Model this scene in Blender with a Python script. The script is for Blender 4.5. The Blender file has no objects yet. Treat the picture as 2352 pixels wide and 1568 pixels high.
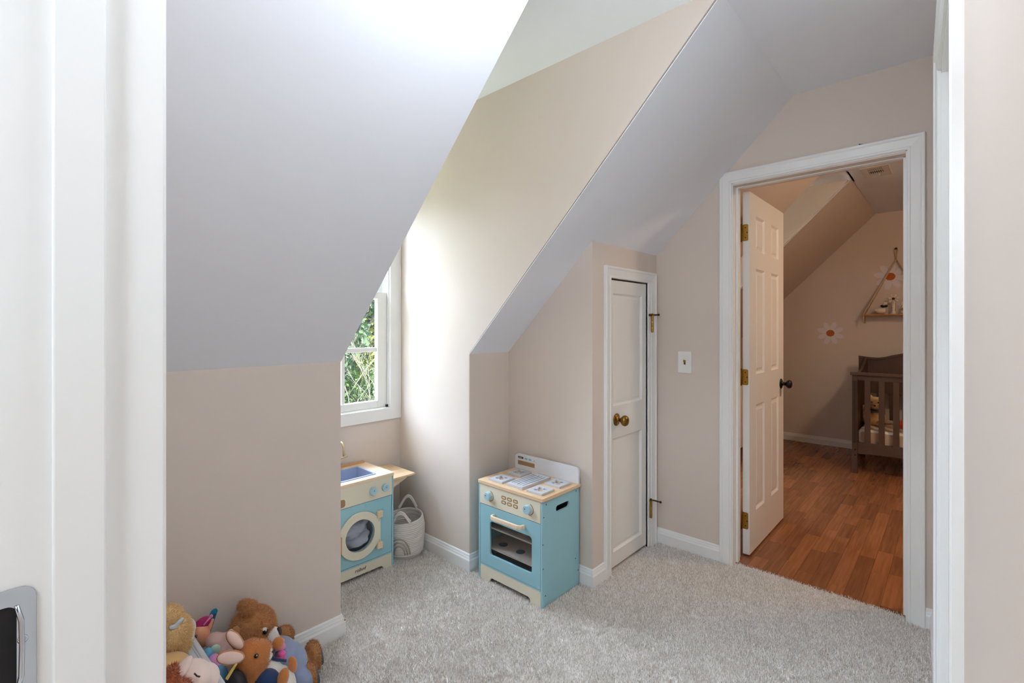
import bpy, bmesh, math, random
import numpy as np
from mathutils import Vector, Matrix, Euler

random.seed(7); rng = np.random.default_rng(7)
SC = bpy.context.scene
COL = SC.collection
PI = math.pi

# ------------------------------------------------------------------ camera, world, exposure
CAM_H = 1.275
cam = bpy.data.cameras.new('camera'); camo = bpy.data.objects.new('camera', cam); COL.objects.link(camo)
cam.sensor_fit = 'HORIZONTAL'; cam.sensor_width = 36.0; cam.lens = 36.0 * 1106.9 / 2352.0
cam.shift_y = (748.2 - 784.0) / 2352.0
cam.clip_start = 0.01; cam.clip_end = 200
camo.location = (0, 0, CAM_H)
camo.rotation_euler = (PI / 2, 0, math.radians(42.6466 - 90.0))
SC.camera = camo

W = bpy.data.worlds.new('sky'); SC.world = W; W.use_nodes = True
wn = W.node_tree.nodes; wl = W.node_tree.links
bg = wn['Background']
# standard overcast sky: radiance rises smoothly from horizon to zenith as (1 + 2 sin(elevation)) / 3
tc = wn.new('ShaderNodeTexCoord'); sxyz = wn.new('ShaderNodeSeparateXYZ'); wl.new(tc.outputs['Generated'], sxyz.inputs[0])
mz = wn.new('ShaderNodeMath'); mz.operation = 'MAXIMUM'; mz.inputs[1].default_value = 0.0; wl.new(sxyz.outputs['Z'], mz.inputs[0])
ma = wn.new('ShaderNodeMath'); ma.operation = 'MULTIPLY_ADD'; ma.inputs[1].default_value = 2.0/3.0; ma.inputs[2].default_value = 1.0/3.0; wl.new(mz.outputs[0], ma.inputs[0])
ms = wn.new('ShaderNodeMath'); ms.operation = 'MULTIPLY'; ms.inputs[1].default_value = 23.5; wl.new(ma.outputs[0], ms.inputs[0])
bg.inputs[0].default_value = (0.73, 0.90, 1.12, 1.0); wl.new(ms.outputs[0], bg.inputs[1])

SC.view_settings.view_transform = 'Standard'; SC.view_settings.look = 'None'
SC.view_settings.exposure = 0.76; SC.view_settings.gamma = 1.0
SC.view_settings.use_curve_mapping = False
SC.cycles.use_denoising = True; SC.cycles.use_adaptive_sampling = True; SC.cycles.adaptive_threshold = 0.035; SC.cycles.adaptive_min_samples = 20
SC.cycles.max_bounces = 9; SC.cycles.diffuse_bounces = 6; SC.cycles.glossy_bounces = 4
SC.cycles.transmission_bounces = 8; SC.cycles.transparent_max_bounces = 12
SC.cycles.caustics_reflective = False; SC.cycles.caustics_refractive = False
SC.cycles.sample_clamp_indirect = 6.0

ROOM_LAMP = 10.5
HALL_LAMP = 22.0
BED_LAMP = 14.0

# sunlight on the trees from over the roof (it cannot enter the dormers)
sun = bpy.data.lights.new('sun', 'SUN'); sun.energy = 60.0; sun.angle = math.radians(1.0); sun.color = (1.0, 0.93, 0.8)
suno = bpy.data.objects.new('sun', sun); COL.objects.link(suno); suno.rotation_euler = Vector((-0.35, 0.6, -0.72)).to_track_quat('-Z', 'Y').to_euler()

# ------------------------------------------------------------------ room constants (metres)
XD = 2.691; YK = 1.872; YS = 1.3096; YF = 0.5904; ZC = 2.414; SL = 1.0042
XO = 2.003; XB = 1.7043; XA = 0.9875; YW = 2.505; ZD = 2.4395
XN0, XN1 = -0.02, 0.14          # near wall (the doorway the camera stands in)
XF = 6.076; XD2 = 2.811         # far bedroom wall, bedroom face of the door wall
BX0, BX1 = 3.885, 4.52          # bedroom dormer
def zs(y): return ZC - (y - YF) * SL
ZK = zs(YK)
def yr(x): return 0.0665 + 0.048 * (x - 2.675)     # right wall is a little out of square

# ------------------------------------------------------------------ materials
MATS = {}
def srgb(r, g, b):
    f = lambda c: (c / 255.0 / 12.92) if c / 255.0 <= 0.04045 else ((c / 255.0 + 0.055) / 1.055) ** 2.4
    return (f(r), f(g), f(b), 1.0)
def mat(name, col, rough=0.6, metal=0.0, var=0.0, vscale=20.0, bump=0.0, bscale=200.0, spec=0.5, sheen=0.0, coat=0.0, emit=None, estr=0.0, trans=0.0, stretch=None):
    if name in MATS: return MATS[name]
    m = bpy.data.materials.new(name); m.use_nodes = True; MATS[name] = m
    nt = m.node_tree; b = nt.nodes['Principled BSDF']
    b.inputs['Roughness'].default_value = rough; b.inputs['Metallic'].default_value = metal
    b.inputs['Specular IOR Level'].default_value = spec
    b.inputs['Base Color'].default_value = col
    if sheen: b.inputs['Sheen Weight'].default_value = sheen; b.inputs['Sheen Roughness'].default_value = 0.5
    if coat: b.inputs['Coat Weight'].default_value = coat
    if trans: b.inputs['Transmission Weight'].default_value = trans
    if emit: b.inputs['Emission Color'].default_value = emit; b.inputs['Emission Strength'].default_value = estr
    geo = nt.nodes.new('ShaderNodeNewGeometry')
    src = geo.outputs['Position']
    if stretch:
        mp = nt.nodes.new('ShaderNodeMapping'); mp.inputs['Scale'].default_value = stretch
        nt.links.new(src, mp.inputs['Vector']); src = mp.outputs[0]
    n = nt.nodes.new('ShaderNodeTexNoise'); n.inputs['Scale'].default_value = vscale; n.inputs['Detail'].default_value = 4
    nt.links.new(src, n.inputs['Vector'])
    v = max(var, 0.012)
    mx = nt.nodes.new('ShaderNodeMix'); mx.data_type = 'RGBA'
    mx.inputs['A'].default_value = tuple(c * (1 - v) for c in col[:3]) + (1,)
    mx.inputs['B'].default_value = tuple(min(1, c * (1 + v)) for c in col[:3]) + (1,)
    nt.links.new(n.outputs['Fac'], mx.inputs['Factor']); nt.links.new(mx.outputs['Result'], b.inputs['Base Color'])
    if bump:
        n2 = nt.nodes.new('ShaderNodeTexNoise'); n2.inputs['Scale'].default_value = bscale; n2.inputs['Detail'].default_value = 2
        nt.links.new(src, n2.inputs['Vector'])
        bp = nt.nodes.new('ShaderNodeBump'); bp.inputs['Strength'].default_value = bump; bp.inputs['Distance'].default_value = 0.002
        nt.links.new(n2.outputs['Fac'], bp.inputs['Height']); nt.links.new(bp.outputs[0], b.inputs['Normal'])
    return m

M_WALL = mat('wall_paint_beige', srgb(217, 204, 193), 0.7, var=0.015, vscale=3, bump=0.06, bscale=350, spec=0.3)
M_CEIL = mat('ceiling_paint_white', srgb(234, 236, 242), 0.85, var=0.01, vscale=3, bump=0.05, bscale=300, spec=0.2)
M_TRIM = mat('trim_paint_white', srgb(236, 236, 234), 0.38, var=0.01, vscale=4, bump=0.04, bscale=90)
M_DOOR = mat('door_paint_white', srgb(232, 230, 226), 0.42, var=0.01, vscale=4, bump=0.03, bscale=90)
M_BRASS = mat('brass', srgb(176, 140, 66), 0.28, 1.0, var=0.12, vscale=60)
M_OLDBRASS = mat('aged_brass', srgb(140, 104, 50), 0.35, 1.0, var=0.25, vscale=60)
M_DARKBRONZE = mat('dark_bronze', srgb(70, 48, 30), 0.4, 0.8, var=0.2, vscale=80)
M_BLACK = mat('black_metal', srgb(22, 22, 24), 0.35, 0.4)
M_DARK = mat('dark_void', srgb(26, 24, 24), 0.9)  # near-black paints in the shade of holes, grooves and closed spaces
M_STEEL = mat('polished_steel', srgb(200, 205, 212), 0.12, 1.0, var=0.05)
M_PLASTIC = mat('white_plastic', srgb(236, 236, 232), 0.35)
M_KNOB = mat('toy_knob_blue', srgb(170, 204, 216), 0.45)
M_BLUE = mat('toy_blue_paint', srgb(150, 196, 206), 0.45, var=0.02, vscale=8)
M_CREAM = mat('toy_cream_paint', srgb(226, 218, 196), 0.5, var=0.015, vscale=8)
M_TOYWHITE = mat('toy_white_paint', srgb(226, 226, 230), 0.5)
M_TOYGREY = mat('toy_grey_paint', srgb(196, 198, 204), 0.5)
M_PINE = mat('pine_wood', srgb(226, 194, 156), 0.5, var=0.16, vscale=9, stretch=(6, 1.2, 30))
M_PINE2 = mat('pine_wood_long', srgb(234, 208, 176), 0.5, var=0.16, vscale=9, stretch=(1.2, 8, 30))
M_PINEEDGE = mat('pine_edge', srgb(206, 160, 112), 0.55, var=0.16, vscale=12, stretch=(3, 3, 30))
M_BROWNPRINT = mat('brown_print', srgb(158, 122, 82), 0.6)
M_DARKPRINT = mat('dark_brown_print', srgb(92, 70, 44), 0.6)
M_CREAMPRINT = mat('cream_print', srgb(226, 206, 170), 0.6)
M_TEALPRINT = mat('teal_print', srgb(140, 192, 202), 0.6)
M_SLATE = mat('slate_blue_grey', srgb(62, 76, 90), 0.4)
M_SLATE2 = mat('slate_disc', srgb(74, 80, 88), 0.5)
M_PLYWOOD = mat('pale_plywood', srgb(214, 200, 182), 0.6, var=0.04, vscale=12)
M_SINK = mat('sink_blue_plastic', srgb(164, 176, 202), 0.4)
M_GOLDTOY = mat('gold_toy_metal', srgb(206, 186, 138), 0.3, 0.7)
M_ROPE = mat('cotton_rope', srgb(222, 214, 206), 0.9, var=0.06, vscale=120, bump=0.5, bscale=500, sheen=0.2)
M_ROPEGREY = mat('cotton_rope_grey', srgb(176, 168, 150), 0.9, var=0.06, vscale=120)
M_CLOTHGREY = mat('grey_white_cloth', srgb(196, 198, 206), 0.85, var=0.15, vscale=30, sheen=0.2)
M_ESPRESSO = mat('espresso_wood', srgb(84, 62, 46), 0.45, var=0.2, vscale=8, stretch=(6, 6, 1))
M_VENT = mat('vent_white', srgb(220, 214, 206), 0.5)
M_DECALW = mat('decal_white', srgb(228, 222, 226), 0.7)
M_DECALO = mat('decal_rust', srgb(190, 100, 40), 0.7)
M_BONE = mat('ceramic_white', srgb(226, 216, 200), 0.35)
M_MACRAME = mat('macrame_cord', srgb(206, 182, 150), 0.95, var=0.08, vscale=200)
M_SHELF = mat('shelf_wood', srgb(176, 120, 60), 0.5, var=0.1, vscale=10, stretch=(4, 1, 20))

def glass_mat(name, tint=(1, 1, 1, 1), refl=0.06):
    m = bpy.data.materials.new(name); m.use_nodes = True; nt = m.node_tree
    for n in list(nt.nodes): nt.nodes.remove(n)
    o = nt.nodes.new('ShaderNodeOutputMaterial'); t = nt.nodes.new('ShaderNodeBsdfTransparent'); g = nt.nodes.new('ShaderNodeBsdfGlossy')
    t.inputs[0].default_value = tint; g.inputs['Roughness'].default_value = 0.02
    mx = nt.nodes.new('ShaderNodeMixShader'); lw = nt.nodes.new('ShaderNodeLayerWeight'); lw.inputs[0].default_value = 0.5
    pw = nt.nodes.new('ShaderNodeMath'); pw.operation = 'POWER'; pw.inputs[1].default_value = 5.0; nt.links.new(lw.outputs['Facing'], pw.inputs[0])
    fr = nt.nodes.new('ShaderNodeMath'); fr.operation = 'MULTIPLY_ADD'; fr.inputs[1].default_value = 0.9; fr.inputs[2].default_value = refl*0.5; nt.links.new(pw.outputs[0], fr.inputs[0])
    nt.links.new(fr.outputs[0], mx.inputs[0]); nt.links.new(t.outputs[0], mx.inputs[1]); nt.links.new(g.outputs[0], mx.inputs[2]); nt.links.new(mx.outputs[0], o.inputs[0])
    return m
M_GLASS = glass_mat('window_glass')
M_SMOKE = glass_mat('smoky_acrylic', (0.90, 0.91, 0.93, 1))

def wood_floor_mat():
    m = bpy.data.materials.new('laminate_planks'); m.use_nodes = True; nt = m.node_tree; b = nt.nodes['Principled BSDF']
    b.inputs['Roughness'].default_value = 0.27; b.inputs['Specular IOR Level'].default_value = 0.65
    geo = nt.nodes.new('ShaderNodeNewGeometry'); oi = nt.nodes.new('ShaderNodeObjectInfo')
    add = nt.nodes.new('ShaderNodeVectorMath'); add.operation = 'ADD'
    sc = nt.nodes.new('ShaderNodeVectorMath'); sc.operation = 'SCALE'; sc.inputs['Scale'].default_value = 9.0
    cmb = nt.nodes.new('ShaderNodeCombineXYZ')
    for i in range(3): nt.links.new(oi.outputs['Random'], cmb.inputs[i])
    nt.links.new(cmb.outputs[0], sc.inputs[0]); nt.links.new(geo.outputs['Position'], add.inputs[0]); nt.links.new(sc.outputs[0], add.inputs[1])
    mp = nt.nodes.new('ShaderNodeMapping'); mp.inputs['Scale'].default_value = (1.3, 22, 22)
    nt.links.new(add.outputs[0], mp.inputs[0])
    n = nt.nodes.new('ShaderNodeTexNoise'); n.inputs['Scale'].default_value = 3.0; n.inputs['Detail'].default_value = 4; n.inputs['Distortion'].default_value = 0.3
    nt.links.new(mp.outputs[0], n.inputs['Vector'])
    cr = nt.nodes.new('ShaderNodeValToRGB')
    cr.color_ramp.elements[0].position = 0.22; cr.color_ramp.elements[0].color = srgb(124, 72, 40)
    cr.color_ramp.elements[1].position = 0.8; cr.color_ramp.elements[1].color = srgb(160, 102, 62)
    nt.links.new(n.outputs['Fac'], cr.inputs[0])
    hsv = nt.nodes.new('ShaderNodeHueSaturation')
    mr = nt.nodes.new('ShaderNodeMapRange'); mr.inputs['To Min'].default_value = 0.76; mr.inputs['To Max'].default_value = 1.2
    nt.links.new(oi.outputs['Random'], mr.inputs[0]); nt.links.new(mr.outputs[0], hsv.inputs['Value'])
    nt.links.new(cr.outputs[0], hsv.inputs['Color']); nt.links.new(hsv.outputs[0], b.inputs['Base Color'])
    return m
M_PLANK = wood_floor_mat()

def carpet_mat(name, island):
    m = bpy.data.materials.new(name); m.use_nodes = True; nt = m.node_tree; b = nt.nodes['Principled BSDF']
    b.inputs['Roughness'].default_value = 0.95; b.inputs['Specular IOR Level'].default_value = 0.1
    geo = nt.nodes.new('ShaderNodeNewGeometry')
    n = nt.nodes.new('ShaderNodeTexNoise'); n.inputs['Scale'].default_value = 14; n.inputs['Detail'].default_value = 3
    nt.links.new(geo.outputs['Position'], n.inputs['Vector'])
    n2 = nt.nodes.new('ShaderNodeTexNoise'); n2.inputs['Scale'].default_value = 160; n2.inputs['Detail'].default_value = 2
    nt.links.new(geo.outputs['Position'], n2.inputs['Vector'])
    cr = nt.nodes.new('ShaderNodeValToRGB')
    cr.color_ramp.elements[0].position = 0.25; cr.color_ramp.elements[0].color = srgb(210, 200, 190)
    cr.color_ramp.elements[1].position = 0.75; cr.color_ramp.elements[1].color = srgb(255, 252, 248)
    ad = nt.nodes.new('ShaderNodeMath'); ad.operation = 'MULTIPLY_ADD'; ad.inputs[1].default_value = 0.3
    nt.links.new(n.outputs['Fac'], ad.inputs[0])
    if island:
        ml = nt.nodes.new('ShaderNodeMath'); ml.operation = 'MULTIPLY'; ml.inputs[1].default_value = 0.7
        nt.links.new(geo.outputs['Random Per Island'], ml.inputs[0]); nt.links.new(ml.outputs[0], ad.inputs[2])
    else:
        ml = nt.nodes.new('ShaderNodeMath'); ml.operation = 'MULTIPLY'; ml.inputs[1].default_value = 0.55
        nt.links.new(n2.outputs['Fac'], ml.inputs[0]); nt.links.new(ml.outputs[0], ad.inputs[2])
    nt.links.new(ad.outputs[0], cr.inputs[0]); nt.links.new(cr.outputs[0], b.inputs['Base Color'])
    return m
M_CARPET = carpet_mat('carpet_base', False); M_PILE = carpet_mat('carpet_pile_yarn', True)

# ------------------------------------------------------------------ mesh builder
OFF = {}
class MB:
    def __init__(s): s.v = []; s.f = []
    def add(s, vs, fs):
        k = len(s.v); s.v += [tuple(p) for p in vs]; s.f += [tuple(i + k for i in q) for q in fs]; return s
    def box(s, x0, x1, y0, y1, z0, z1):
        return s.add([(x0,y0,z0),(x1,y0,z0),(x1,y1,z0),(x0,y1,z0),(x0,y0,z1),(x1,y0,z1),(x1,y1,z1),(x0,y1,z1)],
                     [(0,3,2,1),(4,5,6,7),(0,1,5,4),(1,2,6,5),(2,3,7,6),(3,0,4,7)])
    def prism(s, pts, d):
        n = len(pts); d = Vector(d)
        a = [Vector(p) for p in pts]; c = [p + d for p in a]
        return s.add(a + c, [tuple(range(n))[::-1], tuple(range(n, 2*n))] + [(i, (i+1) % n, n + (i+1) % n, n + i) for i in range(n)])
    def tube(s, path, r, seg=8, closed=False, caps=True):
        P = [Vector(p) for p in path]; n = len(P); R = r if isinstance(r, (list, tuple)) else [r] * n
        rings = []; up = None
        for i, p in enumerate(P):
            if closed: t = (P[(i+1) % n] - P[i-1])
            else: t = P[min(i+1, n-1)] - P[max(i-1, 0)]
            t.normalize()
            if up is None:
                up = Vector((0,0,1)) if abs(t.z) < 0.9 else Vector((1,0,0))
            u = (up - t * up.dot(t)); u.normalize(); w = t.cross(u); up = u
            rings.append([p + (u * math.cos(a) + w * math.sin(a)) * R[i] for a in [2*PI*k/seg for k in range(seg)]])
        vs = [q for r_ in rings for q in r_]; fs = []
        for i in range(n if closed else n - 1):
            j = (i + 1) % n
            for k in range(seg):
                fs.append((i*seg+k, i*seg+(k+1) % seg, j*seg+(k+1) % seg, j*seg+k))
        if caps and not closed:
            fs.append(tuple(range(seg))[::-1]); fs.append(tuple((n-1)*seg + k for k in range(seg)))
        return s.add(vs, fs)
    def cyl(s, a, b, r, seg=20, r2=None):
        return s.tube([a, b], [r, r if r2 is None else r2], seg)
    def lathe(s, o, axis, prof, seg=24):
        # prof: list of (radius, distance along axis)
        o = Vector(o); ax = Vector(axis).normalized(); u = Vector((0,0,1)) if abs(ax.z) < 0.9 else Vector((1,0,0))
        u = (u - ax * ax.dot(u)).normalized(); w = ax.cross(u)
        vs = []; fs = []
        for r, h in prof:
            for k in range(seg):
                a = 2*PI*k/seg; vs.append(o + ax*h + (u*math.cos(a) + w*math.sin(a)) * max(r, 1e-5))
        for i in range(len(prof) - 1):
            for k in range(seg): fs.append((i*seg+k, i*seg+(k+1) % seg, (i+1)*seg+(k+1) % seg, (i+1)*seg+k))
        fs.append(tuple(range(seg))[::-1]); fs.append(tuple((len(prof)-1)*seg + k for k in range(seg)))
        return s.add(vs, fs)
    def ell(s, c, r, rot=(0,0,0), nu=16, nv=10):
        c = Vector(c); R = Euler([math.radians(a) for a in rot]).to_matrix()
        if not isinstance(r, (list, tuple)): r = (r, r, r)
        vs = [c + R @ Vector((0,0,r[2]))]
        for j in range(1, nv):
            th = PI*j/nv
            for i in range(nu):
                ph = 2*PI*i/nu
                vs.append(c + R @ Vector((r[0]*math.sin(th)*math.cos(ph), r[1]*math.sin(th)*math.sin(ph), r[2]*math.cos(th))))
        vs.append(c + R @ Vector((0,0,-r[2]))); fs = []
        for i in range(nu): fs.append((0, 1+i, 1+(i+1) % nu))
        for j in range(nv-2):
            for i in range(nu):
                a = 1+j*nu; fs.append((a+i, a+nu+i, a+nu+(i+1) % nu, a+(i+1) % nu))
        l = len(vs)-1; a = 1+(nv-2)*nu
        for i in range(nu): fs.append((l, a+(i+1) % nu, a+i))
        return s.add(vs, fs)
    def plate(s, outer, holes, d):
        # planar polygon with holes (3-D points), thickened by vector d
        bm = bmesh.new(); d = Vector(d)
        edges = []
        for loop in [outer] + list(holes):
            vs = [bm.verts.new(p) for p in loop]
            for i in range(len(vs)): edges.append(bm.edges.new((vs[i], vs[(i+1) % len(vs)])))
        nrm = d.normalized()
        bmesh.ops.triangle_fill(bm, edges=edges, use_beauty=True, use_dissolve=False, normal=nrm)
        bm.verts.index_update(); base = [v.co.copy() for v in bm.verts]; n = len(base)
        tris = []
        for f in bm.faces:
            q = [v.index for v in f.verts]
            if f.normal.dot(nrm) < 0: q = q[::-1]
            tris.append(q)
        bm.free()
        fs = [tuple(q[::-1]) for q in tris] + [tuple(i + n for i in q) for q in tris]
        k = 0
        for loop in [outer] + list(holes):
            m = len(loop)
            for i in range(m): fs.append((k+i, k+(i+1) % m, n+k+(i+1) % m, n+k+i))
            k += m
        return s.add(base + [p + d for p in base], fs)
    def build(s, name, m, parent=None, smooth=False, bevel=0.0, seg=2, recalc=True):
        off = OFF.get(parent, Vector((0,0,0))) if parent else Vector((0,0,0))
        me = bpy.data.meshes.new(name)
        me.from_pydata([tuple(Vector(p) - off) for p in s.v], [], s.f)
        if recalc:
            bm = bmesh.new(); bm.from_mesh(me); bmesh.ops.recalc_face_normals(bm, faces=bm.faces); bm.to_mesh(me); bm.free()
        me.materials.append(m)
        if smooth: me.polygons.foreach_set('use_smooth', [True] * len(me.polygons))
        o = bpy.data.objects.new(name, me); COL.objects.link(o)
        if parent: o.parent = parent; OFF[o] = off
        if bevel:
            b = o.modifiers.new('bevel', 'BEVEL'); b.width = bevel; b.segments = seg; b.limit_method = 'ANGLE'; b.angle_limit = math.radians(35)
        return o
def tag(o, label=None, cat=None, group=None, kind=None):
    if label: o['label'] = label
    if cat: o['category'] = cat
    if group: o['group'] = group
    if kind: o['kind'] = kind
    return o
def thing(name, label, cat, loc, group=None, kind=None):
    o = bpy.data.objects.new(name, None); COL.objects.link(o); o.location = loc; o.empty_display_size = 0.05
    OFF[o] = Vector(loc); return tag(o, label, cat, group, kind)
def struct(mb, name, m, label, cat, bevel=0.0):
    return tag(mb.build(name, m, bevel=bevel), label, cat, kind='structure')
def rrect(f, u0, u1, v0, v1, r, n=5, corners=(1,1,1,1)):
    # rounded rectangle; f maps (u,v) to 3-D; corners: bl, br, tr, tl
    out = []
    for (cx, cy, a0, on) in ((u0+r, v0+r, PI, corners[0]), (u1-r, v0+r, 1.5*PI, corners[1]), (u1-r, v1-r, 0, corners[2]), (u0+r, v1-r, 0.5*PI, corners[3])):
        if on:
            for k in range(n+1):
                a = a0 + 0.5*PI*k/n; out.append(f(cx + r*math.cos(a), cy + r*math.sin(a)))
        else:
            out.append(f(cx + r*(1 if a0 in (1.5*PI, 0) else -1), cy + r*(-1 if a0 in (PI, 1.5*PI) else 1)))
    return out
def arc(f, cu, cv, r, a0, a1, n):
    return [f(cu + r*math.cos(math.radians(a0 + (a1-a0)*k/n)), cv + r*math.sin(math.radians(a0 + (a1-a0)*k/n))) for k in range(n+1)]

# ================================================================== STRUCTURE
# play room floor + hall floor
fl = struct(MB().box(-1.95, 2.728, -1.1, 2.62, -0.08, -0.006), 'floor', M_CARPET, 'beige plush carpet floor of the attic play room', 'floor')

def pile():
    n = 560000
    x = rng.uniform(0.15, 2.735, n); y = rng.uniform(0.0, 2.5, n)
    u = rng.uniform(0, 1, n)
    # only where carpet is open: inside the room outline, and nearer parts denser
    keep = (y > 0.0665 + 0.048*(x-2.675)) & ~((x > XO) & (y > YS)) & ~((x < XA) & (y > YK)) & ~((x > XB) & (y > YK))
    keep &= ~((x > XD) & ((y < 0.16) | (y > 0.875)))
    ang = np.arctan2(y, x); keep &= (ang < math.radians(79)) & (ang > math.radians(0.5))
    dd = x*math.cos(math.radians(42.6)) + y*math.sin(math.radians(42.6)); keep &= dd > 1.5
    keep &= ~((x > 1.72) & (y > 1.40) & (y < 1.78))
    x = x[keep]; y = y[keep]; n = len(x)
    h = rng.uniform(0.007, 0.014, n); a = rng.uniform(0, 2*PI, n); w = rng.uniform(0.0014, 0.0024, n)
    tl = rng.uniform(0.0, 0.009, n); ta = rng.uniform(0, 2*PI, n)
    V = np.empty((n, 3, 3))
    V[:,0,0] = x + w*np.cos(a); V[:,0,1] = y + w*np.sin(a); V[:,0,2] = -0.006
    V[:,1,0] = x - w*np.cos(a); V[:,1,1] = y - w*np.sin(a); V[:,1,2] = -0.006
    V[:,2,0] = x + tl*np.cos(ta); V[:,2,1] = y + tl*np.sin(ta); V[:,2,2] = -0.006 + h
    me = bpy.data.meshes.new('carpet_pile')
    me.vertices.add(3*n); me.vertices.foreach_set('co', V.ravel())
    me.loops.add(3*n); me.loops.foreach_set('vertex_index', np.arange(3*n, dtype=np.int32))
    me.polygons.add(n); me.polygons.foreach_set('loop_start', np.arange(0, 3*n, 3, dtype=np.int32))
    me.update(calc_edges=True); me.materials.append(M_PILE)
    o = bpy.data.objects.new('carpet_pile', me); COL.objects.link(o); o.parent = fl
    tag(o, 'beige cut pile of the carpet', kind='stuff')
pile()

# sloped ceiling + flat ceilings
def slope_quad(mb, x0, x1, y0, y1, t=0.003):
    mb.prism([(x0,y0,zs(y0)), (x1,y0,zs(y0)), (x1,y1,zs(y1)), (x0,y1,zs(y1))], (0, t*0.7, t*0.7))
m = MB(); slope_quad(m, XN1-0.05, XA, YF, YK+0.003); slope_quad(m, XB, XO, YF, YK+0.003); slope_quad(m, XO, XD+0.05, YF, YS+0.003)
struct(m, 'ceiling', M_CEIL, 'white sloping ceiling cut by the dormer', 'ceiling')
m = MB().box(-1.95, XD+0.06, -1.1, YF+0.002, ZC, ZC+0.05)
struct(m, 'ceiling', M_CEIL, 'white flat ceiling strip along the ridge of the play room', 'ceiling')
m = MB().box(XA-0.08, XB+0.08, YF-0.03, YW+0.1, ZD, ZD+0.05)
m.box(XA-0.02, XB+0.02, YF-0.03, YF-0.025, ZC, ZD)
struct(m, 'ceiling', M_CEIL, 'white flat ceiling of the play room dormer', 'ceiling')

# knee wall / dormer cheeks / window wall
m = MB().box(XN0, XA-0.001, YK, YK+0.1, -0.05, ZK+0.06)
struct(m, 'wall_knee', M_WALL, 'low beige knee wall left of the dormer, behind the plush toys', 'wall')
m = MB().box(XB+0.001, XD2+0.05, YK, YK+0.1, -0.05, ZK+0.06)
struct(m, 'wall_knee', M_WALL, 'narrow beige knee wall in the nook behind the toy oven', 'wall')
def cheek(x0, x1):
    e = 0.004
    return MB().prism([(x0,YK+e,-0.05), (x0,YW+0.1,-0.05), (x0,YW+0.1,ZD+0.02), (x0,YF-0.03,ZD+0.02), (x0,YK+e,ZK+e)], (x1-x0, 0, 0))
struct(cheek(XA-0.1, XA), 'wall_left', M_WALL, 'hidden left cheek wall of the dormer alcove', 'wall')
struct(cheek(XB, XB+0.1), 'wall_right', M_WALL, 'tall beige right cheek wall of the dormer, lit by the window', 'wall')
WX0, WX1, WZ0, WZ1 = 1.064, 1.628, 0.787, 2.10
m = MB().box(XA-0.09, WX0, YW, YW+0.12, -0.05, ZD+0.03).box(WX1, XB+0.09, YW, YW+0.12, -0.05, ZD+0.03)
m.box(WX0, WX1, YW, YW+0.12, -0.05, WZ0).box(WX0, WX1, YW, YW+0.12, WZ1, ZD+0.03)
struct(m, 'wall_back', M_WALL, 'beige wall of the dormer around the window', 'wall')
# closet box: oven wall and little door wall
m = MB().box(XO, XO+0.08, YS+0.09, YK+0.05, -0.05, 2.2)
struct(m, 'wall_side', M_WALL, 'beige wall behind the toy oven backsplash', 'wall')
DX0, DX1, DZ1 = 2.168, 2.574, 1.524     # small door opening
m = MB().box(XO, DX0, YS, YS+0.09, -0.05, 1.9).box(DX1, XD+0.02, YS, YS+0.09, -0.05, 1.9).box(DX0, DX1, YS, YS+0.09, DZ1, 1.9)
struct(m, 'wall_closet', M_WALL, 'beige wall around the small eaves door', 'wall')
struct(MB().box(XO+0.08, XD, YK-0.03, YK-0.001, 0, 1.2), 'wall_eaves', M_DARK, 'boards inside the eaves closet with shade painted into their colour', 'wall')  # closet shade put into the board colour, so the door gap reads dark
m = MB(); slope_quad(m, XO+0.001, XD+0.05, YS+0.004, YK+0.1)
struct(m, 'ceiling', M_DARK, 'underside of the roof inside the eaves closet with shade painted in', 'ceiling')  # roof underside coloured dark for the unlit closet
# door wall with doorway to bedroom
OY0, OY1, OZ1 = 0.140, 0.894, 2.022
m = MB().box(XD, XD2, -1.9, OY0, -0.05, 2.5).box(XD, XD2, OY1, YK+0.1, -0.05, 2.5).box(XD, XD2, OY0, OY1, OZ1, 2.5)
struct(m, 'wall_door', M_WALL, 'beige wall with the doorway to the bedroom', 'wall')
# right wall (slightly out of square), closet opening
RX0, RX1, RZ1 = 1.165, 1.955, 2.05
def rwall(m, x0, x1, z0, z1, t=0.11): return m.prism([(x0,yr(x0),z0), (x1,yr(x1),z0), (x1,yr(x1)-t,z0), (x0,yr(x0)-t,z0)], (0,0,z1-z0))
m = MB(); rwall(m, XN1-0.02, RX0, -0.05, 2.5); rwall(m, RX1, XD+0.02, -0.05, 2.5); rwall(m, RX0, RX1, RZ1, 2.5)
struct(m, 'wall_near', M_WALL, 'pale beige wall at the right edge beside the closet casing', 'wall')
m = MB().box(RX0-0.1, RX1+0.1, -0.80, -0.75, -0.05, 2.5).box(RX0-0.1, RX0-0.05, -0.80, yr(RX0)-0.1, -0.05, 2.5).box(RX1+0.05, RX1+0.1, -0.80, yr(RX1)-0.1, -0.05, 2.5)
struct(m, 'wall_closet', M_WALL, 'beige walls inside the closet at the right edge', 'wall')
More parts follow.
